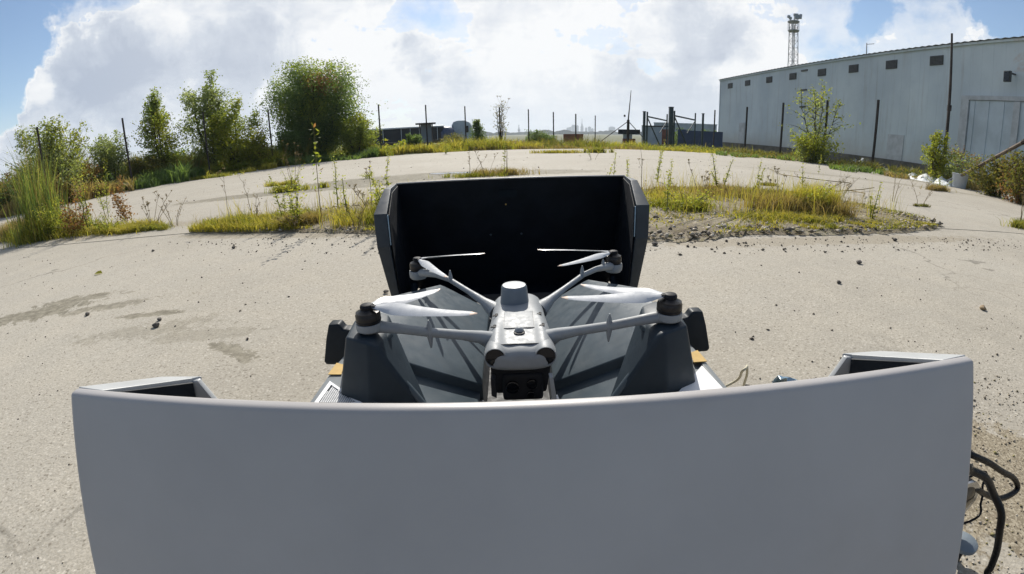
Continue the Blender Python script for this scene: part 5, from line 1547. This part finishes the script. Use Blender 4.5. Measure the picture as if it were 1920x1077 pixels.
        MB(O).slab([(X(-p[0], s), .655, p[1]) for p in f], .022, (0, 1, 0)).build('side_stop', M['deck_dark'], e, .004)
    # the dark well in the middle
    MB(O).box(X(-.058, 1), X(.058, 1), .50, .98, .186, .200).build('well_floor', M['well'], e)
    MB(O).box(X(-.13, 1), X(.13, 1), .452, .470, .186, .27).build('front_wall', M['deck_dark'], e, .004)
    MB(O).box(X(-.19, 1), X(.19, 1), .985, 1.01, .186, .235).build('rear_wall', M['well'], e, .004)
    MB(O).box(X(-.20, 1), X(.20, 1), 1.02, 1.19, .186, .225).build('rear_housing', M['well'], e, .008)
    MB(O).add([(X(.046, 1), .512, .318), (X(.052, 1), .512, .318), (X(.064, 1), .50, .285), (X(.030, 1), .50, .285), (X(.046, 1), .520, .318), (X(.052, 1), .520, .318), (X(.064, 1), .51, .285), (X(.030, 1), .51, .285)],
              [(0, 1, 2, 3), (4, 7, 6, 5), (0, 4, 5, 1), (1, 5, 6, 2), (2, 6, 7, 3), (3, 7, 4, 0)]).build('guide_tab', M['mark_white'], e)
    # ---- front cover
    fc = empty('front_cover', (.0055, 0, 0)); fc.parent = e; fc.scale = (1.008, 1, 1)
    def py(z): return .242 + (z - .4885) * .43          # the face leans towards the viewer at its foot
    vs = []; fs = []; NX, NZ = 24, 14
    for k in range(2):
        for i in range(NX + 1):
            for j in range(NZ + 1):
                u = i / NX * 2 - 1; z = .4885 - (.40) * j / NZ
                bow = .0025 * (1 - u * u)
                y = py(z) - bow + (.0105 if k else 0)
                vs.append((X(.3725 * u, 1), y, z - (.0 if not k else .0)))
    m_ = (NX + 1) * (NZ + 1)
    for i in range(NX):
        for j in range(NZ):
            a = i * (NZ + 1) + j
            fs.append((a, a + 1, a + NZ + 2, a + NZ + 1)); fs.append((a + m_, a + m_ + NZ + 1, a + m_ + NZ + 2, a + m_ + 1))
    for i in range(NX):
        a = i * (NZ + 1); fs.append((a, a + NZ + 1, a + NZ + 1 + m_, a + m_))
        a += NZ; fs.append((a, a + m_, a + NZ + 1 + m_, a + NZ + 1))
    for j in range(NZ):
        a = j; fs.append((a, a + m_, a + m_ + 1, a + 1))
        a = NX * (NZ + 1) + j; fs.append((a, a + 1, a + m_ + 1, a + m_))
    MB(O).add(vs, fs).build('cover_panel', M['shell'], fc, .0042, seg=4)
    for s in (-1, 1):
        # hollow side wall: outer skin, rim and dark lining
        def q(v, y, z): return (X(v, s), y, z)
        yb = py(.09)
        outer = [q(.3725, py(.4885) + .011, .4885), q(.3725, .348, .4415), q(.3725, .300, .10), q(.3725, yb + .01, .10)]
        w = MB(O)
        top = [q(.3725, py(.4885) + .0108, .4882), q(.3725, .352, .4445), q(.322, .356, .4445), q(.330, .350, .4455), q(.343, py(.4885) + .0108, .4868)]
        low = [q(.3725, yb + .01, .10), q(.3725, .300, .10), q(.345, .302, .10), q(.345, .30, .10), q(.345, yb + .01, .10)]
        n = 5
        w.add(top + low, [tuple(range(n))[::-1], tuple(range(n, 2 * n))] + [(i, (i + 1) % n, (i + 1) % n + n, i + n) for i in range(n)])
        sw = w.build('side_wall', M['shell_rim'], fc, .003, seg=3)
        MB(O).add([q(.3418, py(.4885) + .0115, .4835), q(.3285, .347, .4425), q(.343, .298, .11), q(.343, yb + .012, .11), q(.3405, py(.4885) + .0115, .4830), q(.3270, .346, .4420), q(.341, .297, .11), q(.341, yb + .012, .11)],
                  [(0, 1, 2, 3), (4, 7, 6, 5), (0, 4, 5, 1), (1, 5, 6, 2), (2, 6, 7, 3), (3, 7, 4, 0)]).build('lining', M['liner'], sw)
        MB(O).slab([q(.336, .354, .4425), q(.3225, .354, .4435), q(.308, .354, .4160), q(.255, .335, .33), q(.24, .30, .11), q(.344, .30, .11)], .006, (0, -1, 0)).build('flange', M['shell_rim'], fc, .0015)
    # ---- rear cover
    rc = empty('rear_cover', (0, 0, 0)); rc.parent = e
    def ry(z): return 1.478 + (.5130 - z) * .43
    back = MB(O).slab([(X(-.3725, 1), ry(.513), .513), (X(.3725, 1), ry(.513), .513), (X(.3725, 1), ry(.09), .09), (X(-.3725, 1), ry(.09), .09)], .010, (0, 1, 0)).build('cover_panel', M['shell'], rc, .003, seg=3)
    MB(O).slab([(X(-.368, 1), ry(.510) - .001, .510), (X(.368, 1), ry(.510) - .001, .510), (X(.368, 1), ry(.09) - .001, .09), (X(-.368, 1), ry(.09) - .001, .09)], .004, (0, -1, 0)).build('lining', M['liner'], rc)
    MB(O).slab([(X(-.040, 1), ry(.472) - .0062, .472), (X(.020, 1), ry(.472) - .0062, .472), (X(.020, 1), ry(.447) - .0062, .447), (X(-.040, 1), ry(.447) - .0062, .447)], .002, (0, -1, 0)).build('data_plate', M['deck_dark'], rc)
    MB(O).lathe((X(-.018, 1), ry(.422) - .006, .422), [(.0028, .0), (.0028, -.002)], 12, 'y').build('yellow_dot', M['mark_yellow'], rc)
    for v in (-.075, .032):
        MB(O).lathe((X(v, 1), ry(.31) - .006, .31), [(.004, .0), (.003, -.003)], 10, 'y').build('screw', M['deck'], rc)
    for s in (-1, 1):
        prof = [(1.476, .512), (1.33, .512), (1.20, .458), (1.20, .366), (1.265, .225), (1.33, .09), (ry(.09) - .004, .09)]
        inn = [.3700, .352, .336, .336, .345, .352, .3700]
        n = len(prof)
        A = [(X(.3725, s), y, z) for y, z in prof]; B = [(X(v, s), y, z) for v, (y, z) in zip(inn, prof)]
        sw = MB(O).add(A + B, [tuple(range(n)), tuple(range(2 * n - 1, n - 1, -1))] + [(i, i + n, (i + 1) % n + n, (i + 1) % n) for i in range(n)]).build('side_wall', M['liner_rim'], rc, .003, seg=3)
        # pale blue strip: blue light on the narrow slot, put into the colour
        MB(O).slab([(X(.3335, s), 1.197, .455), (X(.3335, s), 1.197, .372), (X(.336, s), 1.205, .372), (X(.336, s), 1.205, .455)], .003, (-s, 0, 0)).build('lit_edge_strip', M['blue_bag'], sw, .001)
        MB(O).slab([(X(.366, s), 1.47, .505), (X(.350, s), 1.33, .500), (X(.334, s), 1.212, .452), (X(.334, s), 1.212, .366), (X(.343, s), 1.27, .225), (X(.350, s), 1.33, .10), (X(.366, s), 1.64, .10)], .002, (-s, 0, 0)).build('lining', M['liner'], sw)
    MB(O).slab([(X(-.36, 1), 1.33, .095), (X(.36, 1), 1.33, .095), (X(.36, 1), ry(.09), .095), (X(-.36, 1), ry(.09), .095)], .008).build('cover_floor', M['liner'], rc)
    # hinge arms that hold the covers
    for s in (-1, 1):
        MB(O).tube([(X(.29, s), .46, .13), (X(.30, s), .38, .16), (X(.30, s), .29, .20)], .012, 8).build('hinge_arm', M['deck_dark'], e)
        MB(O).tube([(X(.29, s), 1.2, .13), (X(.32, s), 1.30, .15), (X(.33, s), 1.42, .18)], .012, 8).build('hinge_arm', M['deck_dark'], e)
    return e
station()

# ------------------------------------------------------------------ the drone
def drone():
    O = Vector((XC, .70, .36))
    e = empty('drone', O, 'light grey quadcopter with a round puck on its back, resting in the open landing station', 'drone', rot=(0, TILT, 0))
    # body: lofted sections from the nose to the tail
    secs = [  # y, half width, top z, bottom z, squareness
        (.536, .030, .366, .352, 2.6), (.540, .044, .374, .346, 3.0), (.552, .049, .379, .340, 3.2), (.575, .0495, .381, .332, 3.4), (.60, .048, .3825, .326, 3.6), (.63, .046, .384, .320, 3.6),
        (.66, .044, .3855, .318, 3.4), (.69, .043, .386, .318, 3.2), (.72, .043, .385, .320, 3.0), (.75, .043, .381, .322, 2.8), (.775, .040, .373, .326, 2.6), (.795, .032, .362, .334, 2.4), (.803, .016, .352, .342, 2.2)]
    SEG = 36; vs = []; fs = []
    for (y, hw, zt, zb, p) in secs:
        cz = (zt + zb) / 2; hz = (zt - zb) / 2
        for k in range(SEG):
            a = 2 * pi * k / SEG; ca, sa = cos(a), sin(a)
            x = hw * math.copysign(abs(ca) ** (2 / p), ca); z = hz * math.copysign(abs(sa) ** (2 / p), sa)
            # two soft shoulders over the front sensors
            if sa > 0 and y < .67:
                f = min(1, (.67 - y) / .06)
                z += .0045 * f * math.exp(-((abs(x) - .034) / .009) ** 2) - .0025 * f * math.exp(-((abs(x) - .017) / .006) ** 2)
            vs.append((XC + x, y, cz + z))
    for i in range(len(secs) - 1):
        for k in range(SEG):
            a = i * SEG + k; b = i * SEG + (k + 1) % SEG
            fs.append((a, b, b + SEG, a + SEG))
    fs.append(tuple(range(SEG - 1, -1, -1))); fs.append(tuple(range((len(secs) - 1) * SEG, len(secs) * SEG)))
    body = MB(O).add(vs, fs).build('body', M['drone'], e, 0, True)
    sub = body.modifiers.new('smooth', 'SUBSURF'); sub.levels = 1; sub.render_levels = 2
    # hatch on the back with its screws and beacon
    def plate(x0, x1, y0, y1, z0, z1, t, nm, mat, par, bev=.0008):
        return MB(O).slab([(XC + x0, y0, z0), (XC + x1, y0, z0), (XC + x1, y1, z1), (XC + x0, y1, z1)], t).build(nm, mat, par, bev)
    plate(-.0215, .0215, .600, .655, .3828, .3857, .003, 'hatch', M['drone'], body)
    M['seam'] = plain('dark_seam', (.10, .105, .11), .6, 0, .1, 60)
    plate(-.0222, .0222, .5994, .6556, .3825, .3854, .003, 'hatch_seam', M['seam'], body, 0)
    plate(-.0255, .0255, .5540, .5549, .3794, .3794, .003, 'front_seam', M['seam'], body, 0)
    for sx in (-1, 1):
        for vx, yy, zz in ((.019, .604, .3835), (.019, .652, .3862), (.0335, .650, .3850), (.035, .606, .3855)):
            big = vx > .02
            MB(O).lathe((XC + sx * vx, yy, zz - .0022), [(.0022 if big else .0014, 0), (.0022 if big else .0014, .0016), (.0009, .0012)], 10).build('screw', M['drone_dark'], body)
            if big:
                MB(O).slab([(XC + sx * vx - .006, yy - .006, zz - .0012), (XC + sx * vx + .001, yy - .006, zz - .0012), (XC + sx * vx + .002, yy - .003, zz - .0006), (XC + sx * vx - .005, yy - .003, zz - .0006)], .0012).build('slot', M['drone_dark'], body)
    MB(O).lathe((XC, .590, .3812), [(.0068, -.002), (.0066, .002), (.0045, .0055), (.0015, .0068)], 18).build('beacon', M['drone'], body, 0, True)
    MB(O).lathe((XC, .5865, .3812), [(.0080, -.003), (.0080, .0007), (.006, .001)], 18).build('beacon_socket', M['drone_dark'], body)
    # puck
    MB(O).lathe((XC - .005, .704, .384), [(.0240, -.006), (.0232, .002), (.0212, .022), (.0205, .0262), (.0188, .0284), (.010, .0290), (.002, .0292)], 36).build('puck', M['puck'], e, 0, True)
    # forward sensors
    for sx in (-1, 1):
        r = MB(O).lathe((XC + sx * .0335, .5415, .3665), [(.0135, .030), (.0150, .010), (.0150, .0), (.0142, -.0035), (.0132, -.0035), (.0125, .001), (.002, .002)], 26, 'y').build('sensor_housing', M['drone'], e, 0, True)
        MB(O).lathe((XC + sx * .0335, .5395, .3665), [(.0128, .002), (.0122, -.0008), (.006, -.0016), (.001, -.0018)], 22, 'y').build('sensor_lens', M['glass'], r, 0, True)
    # chin and camera gimbal, near-black so the colour carries the shade below the nose
    MB(O).hull([(XC + x, y, z) for x, y, z in ((-.042, .550, .346), (.042, .550, .346), (-.036, .556, .300), (.036, .556, .300), (-.038, .66, .300), (.038, .66, .300), (-.040, .66, .335), (.040, .66, .335))]).build('chin', M['drone_dark'], e, .004)
    gb = MB(O).box(XC - .026, XC + .031, .548, .585, .292, .336).build('camera_head', M['drone_dark'], e, .006, seg=3)
    for vx, vz, r in ((-.012, .316, .0095), (.015, .320, .0075), (.013, .303, .0055)):
        MB(O).lathe((XC + vx, .548, vz), [(r, .002), (r, -.003), (r * .85, -.0035), (r * .8, -.001), (.001, -.001)], 20, 'y').build('camera_lens', M['glass'], gb, 0, True)
    MB(O).slab([(XC + .036, .512, .350), (XC + .041, .512, .350), (XC + .046, .508, .316), (XC + .040, .508, .312)], .012, (0, 1, 0)).build('gimbal_arm', M['drone'], e, .001)
    MB(O).slab([(XC - .040, .520, .346), (XC - .034, .520, .346), (XC - .033, .516, .318), (XC - .040, .516, .322)], .012, (0, 1, 0)).build('gimbal_arm', M['drone_dark'], e, .001)
    # arms, motors and propellers
    def arm(path, rads, sz, fins, nm='arm'):
        a = MB(O).tube(path, rads, 14, 1.0, sz).build(nm, M['drone'], e, 0, True)
        for (p, up, dn) in fins:
            f = MB(O).tube([(p[0], p[1], p[2] - dn), (p[0], p[1], p[2] - dn * .4), (p[0], p[1], p[2]), (p[0], p[1], p[2] + up * .6), (p[0], p[1], p[2] + up)], [.0016, .0050, .0066, .0045, .0012], 10, .72, 1).build('fin', M['drone'], a, 0, True)
        return a
    def motor(x, y, z0, h=.0185, r=.0164):
        m = MB(O).lathe((x, y, z0), [(r * .92, 0), (r, .002), (r, h * .62), (r * .93, h * .72), (r * .93, h * .80), (r * .66, h * .88), (r * .5, h), (.004, h)], 30).build('motor', M['motor'], e, 0, True)
        MB(O).lathe((x, y, z0 + h * .18), [(r * 1.005, 0), (r * 1.012, .0008), (r * 1.005, .0016)], 30).build('rotor_ring', M['drone_dark'], m)
        h_ = MB(O).lathe((x, y, z0 + h), [(.0085, -.002), (.009, .0035), (.0075, .006), (.0025, .0068)], 16).build('hub', M['drone_dark'], m, .0006)
        return m, z0 + h + .0035
    def blade(hub, tip, droop=0, chord=.0165, flip=1):
        p0 = Vector(hub); p1 = Vector(tip); d = p1 - p0; L = d.length; u = d.normalized()
        sd = u.cross(Vector((0, 0, 1))).normalized() * flip; up = sd.cross(u).normalized()
        if up.z < 0: up = -up
        N = 16; vs = []; fs = []
        for i in range(N + 1):
            t = i / N
            c = chord * (.42 + .62 * min(1, t / .22) ** 1.2) * (1 - .58 * max(0, (t - .22) / .78) ** 1.1)
            if t > .93: c *= max(.18, 1 - (t - .93) / .07 * .8)
            tw = radians(24 * (1 - t) ** 1.3 + 5) * (min(1, t / .12))
            cen = p0 + u * (L * (.06 + .94 * t)) + Vector((0, 0, droop * 4 * t * (1 - t))) + sd * (.12 * c)
            ax = sd * cos(tw) + up * sin(tw); nn = up * cos(tw) - sd * sin(tw)
            th = .0016 * (1 - .6 * t) + .0004
            vs += [cen - ax * c * .5, cen - ax * c * .2 + nn * th, cen + ax * c * .15 + nn * th * .8, cen + ax * c * .5, cen + ax * c * .1 - nn * th * .3, cen - ax * c * .25 - nn * th * .4]
        for i in range(N):
            for k in range(6):
                a = i * 6 + k; b = i * 6 + (k + 1) % 6
                fs.append((a, b, b + 6, a + 6))
        fs.append((5, 4, 3, 2, 1, 0)); q = N * 6; fs.append(tuple(range(q, q + 6)))
        b = MB(O).add(vs, fs).build('propeller_blade', M['blade'], e, 0, True)
        b.data.materials.append(M['blade_tip'])
        for f in b.data.polygons:
            if min(f.vertices) >= (N - 1) * 6: f.material_index = 1
        MB(O).tube([p0, p0 + u * L * .09], [.0042, .0034], 8, 1, .6).build('blade_root', M['drone_dark'], b, 0, True)
    F = {-1: (-.1872, .527), 1: (.1975 - .004, .527)}
    for s in (-1, 1):
        X = lambda v: XC + s * v
        mx, my = X(.1925), .527
        arm([(mx, my, .4215), (X(.176), .528, .421), (X(.150), .531, .416), (X(.118), .545, .404), (X(.080), .567, .389), (X(.055), .582, .378), (X(.035), .590, .366)],
            [.0095, .0085, .0070, .0068, .0074, .0100, .016], .92, [((X(.118), .544, .404), .018, .022)])
        MB(O).lathe((mx, my, .4165), [(.013, 0), (.0170, .003), (.0176, .009), (.0172, .0125)], 28).build('motor_mount', M['drone'], e, 0, True)
        m, zh = motor(mx, my, .4285)
        if s < 0:
            blade((mx, my, zh), (-.099, .596, .446), -.003, .0230, -1)
            blade((mx, my, zh), (-.040, .492, .450), -.003, .0220, -1)
        else:
            blade((mx, my, zh), (.094, .583, .450), -.003, .0210, 1)
            blade((mx, my, zh), (.062, .530, .452), -.003, .0225, 1)
        bx, by = X(.199), .885
        arm([(bx, by, .384), (X(.185), .868, .389), (X(.155), .838, .393), (X(.125), .808, .392), (X(.086), .768, .381), (X(.058), .738, .372), (X(.036), .715, .362)],
            [.0110, .0085, .0058, .0050, .0052, .0080, .016], .92, [((X(.122), .804, .391), .020, .004), ((X(.172), .858, .390), .018, .002)])
        MB(O).lathe((bx, by, .373), [(.015, 0), (.0182, .004), (.0188, .012), (.0178, .0170)], 28).build('motor_mount', M['drone'], e, 0, True)
        m, zh = motor(bx, by, .3905, .020)
        if s < 0:
            blade((bx, by, zh), (-.052, .882, .420), .001, .0150, 1)
            blade((bx, by, zh), (-.113, .758, .412), -.002, .0165, -1)
        else:
            blade((bx, by, zh), (.054, .893, .421), .001, .0150, -1)
            blade((bx, by, zh), (.083, .778, .419), -.002, .0160, 1)
        # side leg under the body
        MB(O).hull([(X(.030), .60, .312), (X(.044), .60, .318), (X(.030), .72, .312), (X(.044), .72, .318), (X(.040), .62, .285), (X(.046), .62, .288), (X(.040), .70, .285), (X(.046), .70, .288)]).build('skid', M['drone_dark'], e, .002)
drone()

# ------------------------------------------------------------------ cables and bits on the ground
def cable(nm, P, r, mat, label, cat='cable'):
    o = Vector(P[0])
    return tag(MB(o).tube(curve_pts(P), r, 10).build(nm, mat, None, 0, True, loc=o), label, cat)
cable('power_cable', [(.42, .60, .12), (.56, .47, .20), (.70, .43, .215), (.747, .408, .200), (.80, .400, .178), (.854, .394, .150), (.905, .391, .125), (.930, .385, .100), (.905, .380, .094), (.856, .378, .100), (.800, .380, .125), (.742, .384, .150), (.62, .42, .15), (.50, .52, .10), (.40, .60, .09)], .0058, M['cable'], 'black cable making a pointed loop right of the front cover')
cable('power_cable', [(.36, .50, .12), (.50, .37, .24), (.60, .336, .262), (.629, .336, .250), (.670, .328, .232), (.703, .321, .200), (.722, .302, .172), (.728, .290, .140), (.745, .284, .100), (.765, .284, .055), (.785, .286, .022), (.83, .25, .009), (.95, .15, .009), (1.1, -.05, .009)], .0064, M['cable'], 'thicker black cable curving down to the ground right of the front cover')
cable('thin_wire', [(.40, .52, .05), (.60, .42, .10), (.785, .40, .16), (.790, .385, .14), (.788, .372, .115), (.76, .36, .09), (.60, .42, .03)], .0022, M['cable'], 'thin black wire behind the two black cables', 'wire')
def mirror():
    x, y = .730, .385
    e = empty('chrome_lamp', (x, y, 0), 'dark glossy round lamp with a bright rim half hidden behind the front cover', 'lamp')
    MB((x, y, 0)).lathe((x, y, .125), [(.020, .040), (.040, .020), (.043, .004), (.042, -.004)], 30, 'y').build('lamp_body', M['drone_dark'], e, 0, True)
    MB((x, y, 0)).lathe((x, y, .125), [(.0425, -.002), (.0450, -.004), (.0445, -.008), (.0410, -.008)], 30, 'y').build('bright_rim', M['steel'], e, 0, True)
    MB((x, y, 0)).lathe((x, y, .125), [(.040, -.006), (.030, -.010), (.004, -.012)], 26, 'y').build('glass', M['glass'], e, 0, True)
    MB((x, y, 0)).tube([(x, y, .085), (x, y, .004)], [.012, .016], 12).build('stand', M['drone_dark'], e)
mirror()
def base_foot():
    x, y = .768, .352
    e = empty('stand_foot', (x, y, 0), 'small grey rounded foot just above its dark shadow at the lower right', 'foot')
    MB((x, y, 0)).lathe((x, y, 0), [(.004, .030), (.020, .034), (.027, .040), (.027, .047), (.018, .053), (.003, .055)], 24).build('cap', M['puck'], e, 0, True)
    MB((x, y, 0)).lathe((x, y, 0), [(.011, .003), (.009, .031)], 14).build('stem', M['drone_dark'], e)
base_foot()
cable('cream_cord', [(.34, .95, .012), (.46, .92, .04), (.536, .90, .085), (.52, .85, .142), (.530, .851, .150), (.536, .86, .148), (.548, .872, .12), (.556, .888, .085), (.562, .90, .03), (.575, .905, .008)], .0032, M['cream'], 'cream cord bent into a sharp peak right of the landing station', 'cord')
cable('thin_wire', [(.50, .93, .006), (.575, .945, .012), (.598, .958, .032), (.622, .952, .030), (.640, .935, .010), (.66, .92, .005)], .0028, M['cable'], 'short black wire arching off the concrete behind the front cover', 'wire')
def bag():
    x, y = .74, .91
    vs = []; fs = []; nx, ny = 18, 10
    rng = random.Random(4)
    for i in range(nx + 1):
        for j in range(ny + 1):
            u, v = i / nx, j / ny
            z = .006 + .075 * (1 - u) ** .8 * sin(pi * min(1, v * 1.1)) ** .6 + .010 * sin(v * 19 + u * 3) * (1 - u) + rng.uniform(0, .004)
            vs.append((x - .065 + u * .17, y - .075 + v * .13 + .02 * u, max(.004, z)))
    for i in range(nx):
        for j in range(ny):
            a = i * (ny + 1) + j; fs.append((a, a + ny + 1, a + ny + 2, a + 1))
    o = MB((x, y, 0)).add(vs, fs).build('plastic_bag', M['blue_bag'], None, 0, True, loc=(x, y, 0))
    sm = o.modifiers.new('thickness', 'SOLIDIFY'); sm.thickness = .0015
    tag(o, 'folded pale blue plastic bag on the ground between the cord and the right wing', 'bag')
bag()

# ------------------------------------------------------------------ haze over the far field
def haze():
    m = bpy.data.materials.new('haze'); m.use_nodes = True
    n = NT(m.node_tree); n.n.clear()
    out = n.add('ShaderNodeOutputMaterial'); v = n.add('ShaderNodeVolumePrincipled')
    v.inputs['Color'].default_value = (.80, .87, .97, 1); v.inputs['Density'].default_value = HAZE
    v.inputs['Anisotropy'].default_value = .2
    n.l.new(v.outputs[0], out.inputs['Volume'])
    tag(MB().box(-3500, 3500, -3500, 3500, -2.8, 85).build('haze', m), kind='stuff')
HAZE = 3.0e-4
haze()
